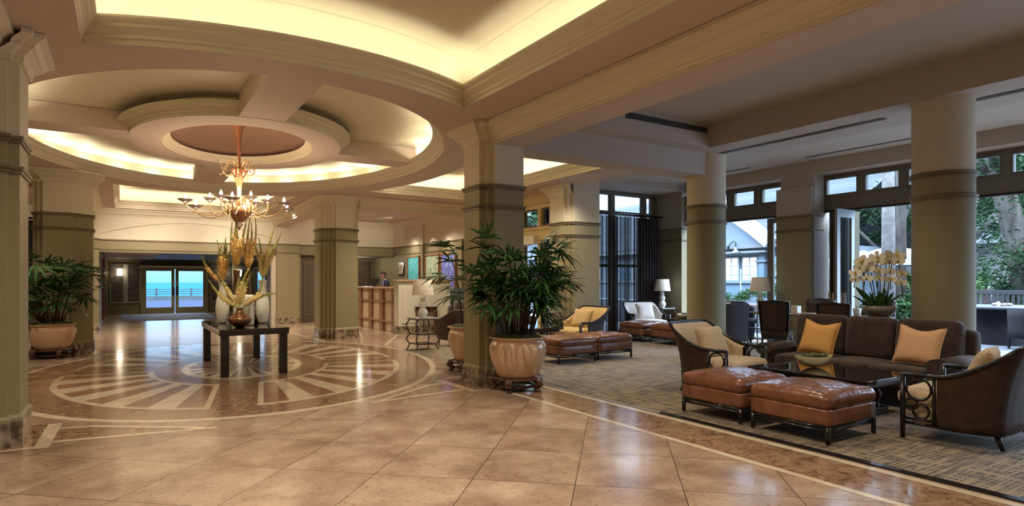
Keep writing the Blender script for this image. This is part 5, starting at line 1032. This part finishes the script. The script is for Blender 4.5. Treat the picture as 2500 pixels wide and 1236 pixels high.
# console with orchids behind the sofa
t = thing('sofa_console', 'slim console table behind the sofa carrying the orchid bowl', 'console table', (8.75, 4.55, FZ)); MB().box(-.08, .08, -.75, .75, .93, .965).build('table_top', 'console', t, bevel=.004)
for a in (-1, 1): MB().box(-.075, .075, a * .70 - .02, a * .70 + .02, 0, .93).build('leg', 'black', t)
ox, oy, oz = 8.75, 4.38, FZ + .967
t = thing('orchid_bowl', 'grey stone bowl planted with arching cream orchids behind the sofa', 'potted orchid', (ox, oy, oz)); MB().lathe([(.001, 0), (.08, 0), (.14, .04), (.195, .11), (.215, .18), (.20, .18), (.16, .11), (.001, .06)], n=40, sx=1.0).build('bowl', mat('grey_stone_bowl', (.20, .17, .14), .35, col2=(.28, .25, .21), scale=6), t); MB().lathe([(.195, .165), (.1, .19), (.001, .20)], n=20).build('moss', 'soil', t)
CAMR = Vector((math.cos(math.atan(950 / 1494)), -math.sin(math.atan(950 / 1494)), 0)); LB = MB(); rnd = random.Random(3)
for k, (x, h, w_, ln) in enumerate(((-.17, .2, .05, .42), (-.04, .0, .07, .28), (.06, .1, .05, .33), (.13, .1, .05, .35), (.2, .3, .035, .35), (.26, .15, .03, .33), (-.1, .1, .04, .3), (0, .05, .05, .3), (-.25, .2, .025, .3))):
    a = rnd.uniform(0, 2 * PI); base = CAMR * x * .4 + Vector((rnd.uniform(-.03, .03), rnd.uniform(-.03, .03), .17)); d = (CAMR * (x * 2.2) + Vector((math.cos(a) * .3, math.sin(a) * .3, 1.0 - h))).normalized(); sd = d.cross(Vector((math.sin(a), math.cos(a), .3))).normalized() * w_ * .85; P = [base + d * ln * .95 * f + Vector((0, 0, -.05 * f * f)) for f in (0, .3, .65, 1)]; v = []
    for p, ww in zip(P, (.4, 1, .95, .1)): v += [p - sd * ww, p + Vector((0, 0, -.01)), p + sd * ww]
    LB.add(v, [(3 * j + m_, 3 * j + 3 + m_, 3 * j + 4 + m_, 3 * j + 1 + m_) for j in range(3) for m_ in (0, 1)], 0, True)
LB.build('leaves', mat('orchid_leaf', (.03, .10, .025), .3, col2=(.06, .16, .04), scale=4), t)
def flower(c, n_, r, par, m='petal'):
    b = MB(); n_ = n_.normalized(); u = n_.cross(Vector((0, 0, 1))).normalized(); w_ = u.cross(n_)
    for a, L_, wd in ((90, 1, .55), (-35, .95, .5), (215, .95, .5), (8, 1.15, .85), (172, 1.15, .85)):
        a = R(a); d = u * math.cos(a) + w_ * math.sin(a); s_ = (u * -math.sin(a) + w_ * math.cos(a)); v = [c]
        for f, q in ((.35, .7), (.7, 1), (1, .5)): v += [c + d * r * L_ * f - s_ * r * wd * q * .6 + n_ * r * .12 * f, c + d * r * L_ * f + s_ * r * wd * q * .6 + n_ * r * .12 * f]
        b.add(v, [(0, 1, 2), (1, 3, 4, 2), (3, 5, 6, 4)], 0, True)
    f_ = b.build('flower', m, par); e = MB(); e.sphere(tuple(c + n_ * r * .15), r * .2, 5, sc=(1, 1, 1.3)); e.build('flower_centre', 'petal2', f_)
TOC = Vector((-.80, -.55, .1))
for k, (x0, xt, h, xe, ze, nfl) in enumerate(((-.06, -.16, .82, -.36, .42, 7), (-.02, -.02, .90, -.05, .42, 6), (.05, .1, .92, .14, .40, 6), (.10, .17, .95, .30, .34, 6), (-.03, -.12, .75, -.22, .45, 4))):
    p0 = CAMR * x0 + Vector((0, 0, .17)); p1 = CAMR * xt + Vector((0, 0, h * .8)); p2 = CAMR * ((xt + xe) / 2 * 1.0) + Vector((0, 0, h)) + TOC * .05; p3 = CAMR * xe + Vector((0, 0, ze)) + TOC * .12; P = []
    for i in range(17): f = i / 16; P.append(((1 - f) ** 3) * p0 + 3 * f * (1 - f) ** 2 * (p1 * 1.0 + Vector((0, 0, .12))) + 3 * f * f * (1 - f) * (p2 + Vector((0, 0, .25))) + f ** 3 * p3)
    MB().tube(P, .006, 6).build('flower_stem', mat('orchid_stem', (.05, .04, .02), .6), t)
    for j in range(nfl): f = .48 + .50 * j / (nfl - 1); i = int(f * 16); flower(P[i] + TOC * .02 + CAMR * rnd.uniform(-.02, .02), TOC + CAMR * rnd.uniform(-.5, .5), (.092 - .028 * j / nfl), t)
# ---------------- sheer curtains and folded doors ----------------
t = thing('curtain', 'long dark sheer curtain on a black rod across the back lounge windows', 'curtain', (11.3, 12.72, 0)); b = MB(); v = []; n = 150; X0, X1 = -1.5, 1.05
for i in range(n + 1): x = X0 + (X1 - X0) * i / n; y = .05 * math.sin(i * .9 + math.sin(i * .31) * 2); v += [(x, y, .03), (x, y * .8, 3.30)]
b.add(v, [(2 * i, 2 * i + 2, 2 * i + 3, 2 * i + 1) for i in range(n)], 0, True); b.build('sheer_panel', 'curtain', t)
def sheer(nt, b, N, L):
    tc = N('ShaderNodeTexCoord'); mp = N('ShaderNodeMapping'); mp.inputs['Scale'].default_value = (26, 1, .03); L(tc.outputs['Object'], mp.inputs[0]); n = N('ShaderNodeTexNoise'); n.inputs['Scale'].default_value = 1; n.inputs['Detail'].default_value = 3; L(mp.outputs[0], n.inputs[0])
    b.inputs['Base Color'].default_value = (.03, .022, .018, 1); L(ramp(nt, n.outputs[0], [(.40, (.62, .62, .62)), (.54, (.98, .98, .98))]), b.inputs['Alpha'])
nodemat('sheer_striped_curtain', sheer, .8); t.children[-1].data.materials[0] = M['sheer_striped_curtain']
b = MB(); v = []; n = 60
for i in range(n + 1): x = X1 + .78 * i / n; y = .07 * math.sin(i * .75); v += [(x, y, .03), (x, y * .8, 3.30)]
b.add(v, [(2 * i, 2 * i + 2, 2 * i + 3, 2 * i + 1) for i in range(n)], 0, True); b.build('gathered_panel', 'curtain2', t)
r_ = MB(); r_.tube([(X0 - .1, 0, 3.36), (X1 + .95, 0, 3.36)], .025, 10); r_.sphere((X1 + 1.0, 0, 3.36), .055, 8)
for i in range(26): r_.tube([(X0 + i * .13 + .03 * math.cos(a), .0 + .0, 3.34 + .04 * math.sin(a)) if False else (X0 + i * .13, .035 * math.cos(a), 3.35 + .04 * math.sin(a)) for a in [2 * PI * q / 8 for q in range(8)]], .006, 4, closed=True)
r_.build('curtain_rod', 'black', t)
t = thing('folding_door', 'stack of folded glazed doors with a white outer leaf beside the wall pier', 'folding door', (13.35, 7.42, 0), 0)
for k in range(5):
    x = .0 + .0; y = .30 - k * .085; f = MB(); f.box(-.05, .50, y - .03, y + .0, .03, 3.05, 0); lf = f.build('door_leaf', mat('bronze_door_frame', (.09, .07, .03), .4), t); MB().box(-.08, -.05, y - .04, y + .01, 1.0, 1.25).build('hinge', 'chrome', lf)
f = MB(); L0, L1 = -.62, 0.0
f = MB(); f.box(-.55, -.43, -.16, -.11, .03, 3.05); f.box(.13 - .12, .13, -.16, -.11, .03, 3.05); f.box(-.43, .01, -.16, -.11, 2.87, 3.05); f.box(-.43, .01, -.16, -.11, .03, .25); lf = f.build('outer_leaf', 'white', t); MB().box(-.43, .01, -.14, -.13, .25, 2.87).build('pane', 'glass', lf)
t = thing('glass_door_leaf', 'olive-framed glass door leaf standing open behind the lamp with the tan shade', 'door', (13.5, 9.42, 0)); f = MB(); f.box(0, .06, -.16, 0, 0, 3.05); f.box(0, .06, -.75, -.16, 2.93, 3.05); f.box(0, .06, -.75, -.16, 0, .2); f.build('door_frame', 'frame', t); MB().box(.02, .03, -.75, -.16, .2, 2.93).build('pane', 'glass', t)
# ---------------- outdoors: garden side ----------------
g = MB(); g.box(14.05, 60, -30, 60, -.3, -.02, 0); g.box(9.2, 14.05, 13.3, 33, -.3, -.02, 0); struct(g.build('floor', 'patio'))
h = thing('white_house', 'white gabled house with slate roof and french doors beyond the lounge windows', 'house', (22, 16, 0))
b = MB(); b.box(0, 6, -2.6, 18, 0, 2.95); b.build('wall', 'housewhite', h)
b = MB(); b.add([(-.35, -3.0, 2.95), (-.35, 18.5, 2.95), (5.2, 18.5, 6.2), (5.2, -3.0, 6.2), (-.35, -3.0, 3.05), (-.35, 18.5, 3.05), (5.2, 18.5, 6.3), (5.2, -3, 6.3), (10, -3, 3), (10, 18.5, 3)], [(0, 1, 2, 3), (4, 5, 6, 7), (0, 1, 5, 4), (3, 7, 4, 0), (2, 6, 5, 1), (6, 7, 8, 9)])
b.build('roof', 'shingle', h)
b = MB()
for i in range(34): f = i / 34; b.box(-.40 + 5.55 * f, -.36 + 5.55 * f, -3.0, 18.5, 3.06 + 3.25 * f, 3.10 + 3.25 * f)
b.build('shingle_course', mat('slate_edge', (.16, .18, .21), .8), h)
b = MB(); b.box(-.45, -.30, -3.0, 18.5, 2.85, 3.0); b.build('gutter', 'coping', h)
b = MB(); b.add([(-.45, -.75, 3.0), (-.45, 2.7, 3.0), (-.45, .95, 4.15), (0, -.75, 3), (0, 2.7, 3), (0, .95, 4.15)], [(0, 1, 2), (0, 2, 5, 3), (1, 4, 5, 2)]); b.build('gable', 'housewhite', h)
b = MB(); b.obox((-.6, -1.25, 3.0), (-.6, .98, 4.75), .5, .42); b.obox((-.6, 3.2, 3.0), (-.6, .95, 4.75), .5, .42); b.build('bargeboard', 'white', h)
b = MB(); b.box(-.5, -.3, -.9, 3.5, 2.66, 2.74); b.build('string_course', 'coping', h)
def hwin(y, w, z0, z1, par, m='warmwin'):
    f = MB(); f.box(-.10, 0, y - w / 2, y + w / 2, z0, z1); wf = f.build('window', 'white', par); p = MB()
    for a in (0, 1):
        for c in range(3): ya = y - w / 2 + .06 + a * (w / 2 - .02); za = z0 + .06 + c * (z1 - z0 - .06) / 3; p.box(-.115, -.10, ya, ya + w / 2 - .10, za, za + (z1 - z0 - .06) / 3 - .05)
    p.build('pane', m, wf)
hwin(1.0, .75, 1.35, 2.52, h); hwin(.1, .75, 1.35, 2.52, h); hwin(1.9, .75, 1.35, 2.52, h); hwin(-1.2, .7, 1.7, 2.5, h, 'mirror')
for y in (5, 7.5, 10, 13, 15.5): hwin(y, 1.0, 1.3, 2.45, h, 'mirror')
b = MB(); b.box(-.18, 0, -.62, -.36, 1.2, 2.7); b.box(-.26, 0, -.74, -.24, 2.28, 2.36); b.build('pier', 'housewhite', h)
t = thing('barn_lamp', 'grey gooseneck barn lamp on the white gable', 'lamp', (21.52, 16.88, 2.9)); MB().box(-.02, .03, -.05, .05, -.08, .08).build('wall_plate', 'vent', t); MB().tube([(0, 0, 0), (-.1, -.1, .04), (-.12, -.25, .2), (-.12, -.4, .26), (-.12, -.48, .18), (-.12, -.48, .02)], .02, 8).build('gooseneck', 'vent', t); MB().lathe([(.04, .02), (.05, -.08), (.10, -.14), (.22, -.24), (.20, -.24), (.05, -.12)], (-.12, -.48, 0), 20).build('lamp_shade', mat('zinc', (.25, .27, .3), .5), t)
t = thing('terrace_wall', 'rendered terrace wall with stone coping in front of the white house', 'garden wall', (20.6, 17, 0)); MB().box(0, .25, -5, 8, 0, 1.42).build('wall', 'housewhite', t); MB().box(-.08, .35, -5.05, 8, 1.42, 1.54).build('coping', 'coping', t)
t = thing('glass_railing', 'frameless glass railing standing in front of the terrace wall', 'railing', (19.2, 14.5, 0)); MB().box(0, .012, -2.2, 4.5, .9, 1.95).build('glass_panel', 'railglass', t); b = MB(); [b.tube([(0, y, 0), (0, y, 1.95)], .02, 6) for y in (-2.2, .0, 2.2, 4.5)]; b.build('post', 'chrome', t)
def leaves(b, c, rad, n, size, seed, shell=.35, ncl=24, droop=0, mi=0):
    rnd = random.Random(seed); cl = []
    for _ in range(ncl):
        while True:
            p = Vector((rnd.uniform(-1, 1), rnd.uniform(-1, 1), rnd.uniform(-1, 1)))
            if shell < p.length < 1: break
        cl.append((Vector((p.x * rad[0], p.y * rad[1], p.z * rad[2])), rnd.uniform(.25, .5) * min(rad)))
    for i in range(n):
        q, r_ = cl[rnd.randrange(ncl)]; p = Vector(c) + q + Vector((rnd.gauss(0, 1), rnd.gauss(0, 1), rnd.gauss(0, .6))) * r_ * .6; d = Vector((rnd.gauss(0, 1), rnd.gauss(0, 1), rnd.gauss(0, .5) - droop)).normalized(); s_ = d.cross(Vector((rnd.gauss(0, 1), rnd.gauss(0, 1), rnd.gauss(0, 1)))).normalized(); L_ = size * rnd.uniform(.6, 1.3)
        b.add([p, p + d * L_ * .5 + s_ * L_ * .2, p + d * L_, p + d * L_ * .5 - s_ * L_ * .2], [(0, 1, 2, 3)], mi)
def tree(label, loc, hgt, rad, n, size, seed, tr=.15, lean=(0, 0), m='foliage', bark='bark', cz=None, group='garden trees beyond the lounge windows', name='tree', limbs=3):
    t = thing(name, label, 'tree', loc, 0, group); rnd = random.Random(seed); cz = cz or hgt
    b = MB(); b.tube([(0, 0, 0), (lean[0] * .3, lean[1] * .3, hgt * .4), (lean[0], lean[1], hgt)], [tr * 1.15, tr, tr * .8], 12)
    for k in range(limbs): a = rnd.uniform(0, 6.3); b.tube([(lean[0] * .6, lean[1] * .6, hgt * .7), (lean[0] + rad[0] * .6 * math.cos(a), lean[1] + rad[1] * .6 * math.sin(a), cz + rad[2] * .3 * rnd.random())], [tr * .5, tr * .2], 6)
    b.build('trunk', bark, t); f = MB(); leaves(f, (lean[0], lean[1], cz), rad, n, size, seed); f.build('foliage', m, t)
    return t
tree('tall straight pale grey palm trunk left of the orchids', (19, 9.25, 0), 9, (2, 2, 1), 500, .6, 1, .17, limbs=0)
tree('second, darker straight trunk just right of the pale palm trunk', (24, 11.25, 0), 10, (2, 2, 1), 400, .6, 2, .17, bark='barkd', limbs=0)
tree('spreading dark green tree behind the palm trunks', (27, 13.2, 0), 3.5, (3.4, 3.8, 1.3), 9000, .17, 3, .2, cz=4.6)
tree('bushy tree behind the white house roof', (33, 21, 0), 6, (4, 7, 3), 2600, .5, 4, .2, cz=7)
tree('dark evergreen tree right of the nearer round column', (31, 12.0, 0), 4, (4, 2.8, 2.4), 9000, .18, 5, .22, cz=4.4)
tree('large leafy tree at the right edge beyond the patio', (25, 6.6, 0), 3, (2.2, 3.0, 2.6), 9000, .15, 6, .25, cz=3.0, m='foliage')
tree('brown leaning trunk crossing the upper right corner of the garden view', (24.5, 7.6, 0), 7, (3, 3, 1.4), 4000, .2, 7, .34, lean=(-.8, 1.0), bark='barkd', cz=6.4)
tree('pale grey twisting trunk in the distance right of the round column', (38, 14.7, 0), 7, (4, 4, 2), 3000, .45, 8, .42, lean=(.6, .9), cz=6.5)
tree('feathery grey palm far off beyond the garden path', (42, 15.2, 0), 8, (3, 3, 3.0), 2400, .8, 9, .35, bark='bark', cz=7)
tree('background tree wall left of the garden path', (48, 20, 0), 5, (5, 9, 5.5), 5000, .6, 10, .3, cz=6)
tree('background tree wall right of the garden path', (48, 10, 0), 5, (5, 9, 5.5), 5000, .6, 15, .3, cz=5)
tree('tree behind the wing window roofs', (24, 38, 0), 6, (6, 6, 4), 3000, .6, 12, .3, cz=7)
def shrub(label, loc, rad, n, size, seed, m='foliage2', cat='shrub', group='shrubs and ferns in the garden'):
    b = MB(); leaves(b, (0, 0, rad[2]), rad, n, size, seed, .2, 16); o = b.build('shrub', m, loc=loc); tag(o, label, cat, group)
shrub('low flowering hedge in front of the terrace wall', (18.4, 14.3, .6), (.5, 2.6, .40), 5000, .08, 21, 'foliage2'); shrub('dark bush at the right edge beside the garden path', (24.5, 7.3, .0), (1.4, 1.6, .9), 2600, .2, 22, 'foliage')
shrub('bright green fern right of the nearer round column', (29, 12.6, .6), (1.0, .9, .55), 900, .5, 23, 'fern'); shrub('smaller bright fern beside the garden path', (31, 12.1, .7), (.9, .8, .5), 800, .5, 24, 'fern'); shrub('shrubs under the umbrella left of the orchids', (22, 10.2, 0), (1.2, 2.0, .6), 1800, .2, 25, 'foliage2')
t = MB().box(16.0, 16.6, 9.4, 20, 0, .8).build('low_wall', 'white'); tag(t, 'low white capped garden wall outside the lounge window', 'garden wall')
t = MB().prism([(26, 11.6), (40, 14.0), (40, 11.5), (27, 9.0)], 0, .25).build('garden_path', mat('pale_path', (.50, .50, .52), .9)); tag(t, 'pale garden path winding between the trees', 'path')
def umbrella(label, loc, r, h, m='umb'):
    t = thing('patio_umbrella', label, 'umbrella', loc, 0, 'patio umbrellas'); MB().tube([(0, 0, 0), (0, 0, h + .3)], .03, 8).build('pole', 'darkwood', t)
    MB().lathe([(r, h - .12), (r, h), (r * .5, h + .20), (.12, h + .33), (.12, h + .36), (.001, h + .40)], n=8).build('canopy', m, t)
umbrella('large pale canvas patio umbrella left of the palm trunk', (20.5, 10.75, 0), 1.5, 2.12); umbrella('farther peach canvas umbrella between the trunks', (27, 13.0, 0), 1.7, 2.6, mat('peach_canvas', (.75, .55, .42), .8)); umbrella('small pale umbrella right of the trunks', (25.5, 11.3, 0), 1.1, 2.2)
h2 = thing('grey_house', 'low grey building with pitched roofs behind the patio umbrella', 'house', (33, 16, 0)); MB().box(0, 5, -6, 3, 0, 3.3).build('wall', 'housegrey', h2); MB().add([(-.5, -6.5, 3.2), (-.5, 3.4, 3.2), (3, 3.4, 4.6), (3, -6.5, 4.6), (6, -6.5, 3.2), (6, 3.4, 3.2)], [(0, 1, 2, 3), (3, 2, 5, 4), (0, 3, 4), (1, 5, 2)]).build('roof', 'shingle', h2); hwin(-2, 1.6, .8, 2.2, h2, 'mirror'); hwin(0.5, 1.2, .8, 2.2, h2, 'mirror')
t = MB().prism([(18.2, 9.95), (18.4, 9.95), (18.4, 10.9), (18.2, 10.9)], 0, 1.0).build('garden_bench_block', 'white'); tag(t, 'white block seat outside the folded doors', 'seat')
def slat_fence(label, loc, rz, L_, h):
    t = thing('slatted_screen', label, 'fence', loc, rz, 'dark slatted screens on the patio'); b = MB(); b.box(-L_ / 2, L_ / 2, -.03, .03, h - .06, h); b.box(-L_ / 2, L_ / 2, -.03, .03, h - .62, h - .57); b.build('rail', mat('grey_metal', (.035, .033, .036), .5), t); b = MB()
    n = int(L_ / .12)
    for i in range(n + 1): x = -L_ / 2 + L_ * i / n; b.box(x - .028, x + .028, -.012, .012, h - .6, h - .05)
    b.box(-L_ / 2 - .03, -L_ / 2 + .03, -.03, .03, 0, h); b.box(L_ / 2 - .03, L_ / 2 + .03, -.03, .03, 0, h); b.build('slats', mat('grey_metal', (.035, .033, .036), .5), t)
slat_fence('dark slatted screen nearest the fire table', (20.5, 6.7, 0), R(-72), 2.6, 1.20); slat_fence('dark slatted screen in the middle behind the fire table', (22.0, 8.0, 0), R(-72), 2.4, 1.24); slat_fence('dark slatted screen farthest back beside the round column', (23.2, 9.6, 0), R(-75), 1.8, 1.22)
t = thing('fire_table', 'large round dark fire pit table on the patio', 'fire table', (18.3, 6.25, -.02)); MB().lathe([(.001, .85), (1.15, .85), (1.17, .87), (1.17, .91), (.001, .915)], n=56).build('table_top', 'greytable', t); MB().lathe([(.85, 0), (.85, .85)], n=48).build('base_drum', 'wicker', t)
rk = random.Random(2)
for k in range(9): MB().sphere((rk.uniform(-.16, .16) , -.1 + .35 * k / 9, .94), rk.uniform(.035, .065), 6, sc=(1, 1.2, .7)).build('lava_rock', 'rock', t)
MB().sphere((0, .08, .96), .05, 6, sc=(1, 1, 1.1)).build('flame', 'fire', t)
def wicker_chair(label, loc, rz):
    t = thing('wicker_chair', label, 'chair', loc, rz, 'dark wicker patio chairs'); P = [(.33, -.30), (.35, 0), (.33, .26), (.2, .34), (0, .35)]; P += [(-x, y) for x, y in P[:-1][::-1]]; v = []
    for i, (x, y) in enumerate(P):
        u = max(0, min(1, (y + .3) / .6)); tp = .66 + .22 * u
        for k in range(5): f = k / 4; v.append((x * (1 + .05 * f), y * (1 + .05 * f), .25 + (tp - .25) * f))
    o = MB().add(v, [(i * 5 + k, (i + 1) * 5 + k, (i + 1) * 5 + k + 1, i * 5 + k + 1) for i in range(len(P) - 1) for k in range(4)], 0, True).build('woven_shell', 'wicker', t); md = o.modifiers.new('th', 'SOLIDIFY'); md.thickness = .04
    MB().box(-.32, .32, -.32, .3, .36, .44).build('seat', 'wicker', t, bevel=.02)
    for a in (-1, 1):
        for c in (-1, 1): MB().box(a * .29 - .02, a * .29 + .02, c * .27 - .02, c * .27 + .02, 0, .37).build('leg', 'wicker', t)
    return t
wicker_chair('dark wicker chair at the left of the fire table beside the round column', (16.65, 6.75, -.02), R(100)); wicker_chair('dark wicker chair at the near right of the fire table', (16.95, 5.25, -.02), R(55)); wicker_chair('dark wicker chair on the far side of the fire table', (19.9, 6.2, -.02), R(-95)); wicker_chair('dark wicker chair far left behind the fire table', (19.3, 7.7, -.02), R(-40))
t = thing('garden_sign', 'small backlit white sign in the shrubs by the path', 'sign', (26.2, 9.15, .0)); MB().box(-.03, .03, -.22, .22, .95, 1.35).build('sign_face', mat('lit_white_sign', (.9, .9, .85), .6), t); MB().box(-.03, .03, .22, .28, 0, 1.35).build('post', 'woodpanel', t)
t = MB().tube([(14.4, -2, -.01), (14.4, 9, -.01)], .012, 6).build('patio_drain', 'vent'); tag(t, 'thin dark drain line in the patio paving', 'drain')
# ---------------- outdoors: sea side ----------------
g = MB(); g.box(-60, 60, 33.2, 40, -.3, -.03, 1); g.box(-90, 90, 40, 56, -.32, -.05, 1); g.box(-120, 120, 56, 74, -.33, -.06, 2); struct(g.build('floor', ['patio', 'asphalt', 'grass']))
t = MB().box(-2500, 2500, 74, 2900, -4.2, -4).build('sea', 'sea'); tag(t, 'calm turquoise sea beyond the fence, seen through the glass doors', 'sea', kind='stuff')
t = thing('rail_fence', 'dark three-rail fence along the cliff seen through the glass doors', 'fence', (0, 71, -.06)); b = MB()
for z in (.28, .5, .72): b.box(-8, 16, -.03, .03, z - .035, z + .035)
b.build('rail', 'fencewood', t)
for i in range(16): MB().box(-8 + 1.55 * i - .07, -8 + 1.55 * i + .07, -.08, .08, 0, .84).build('post', 'fencewood', t)
tree('dark tree trunk at the right edge of the sea view', (8.0, 62, -.06), 6, (2.5, 2.5, 1), 900, .5, 31, .5, lean=(.3, 0), bark='fencewood', cz=6, group=None)
# ---------------- bring the place to metres ----------------
for o in bpy.data.objects:
    if o.parent is None and o.type in ('MESH', 'EMPTY'): o.location = o.location * S; o.scale = o.scale * S
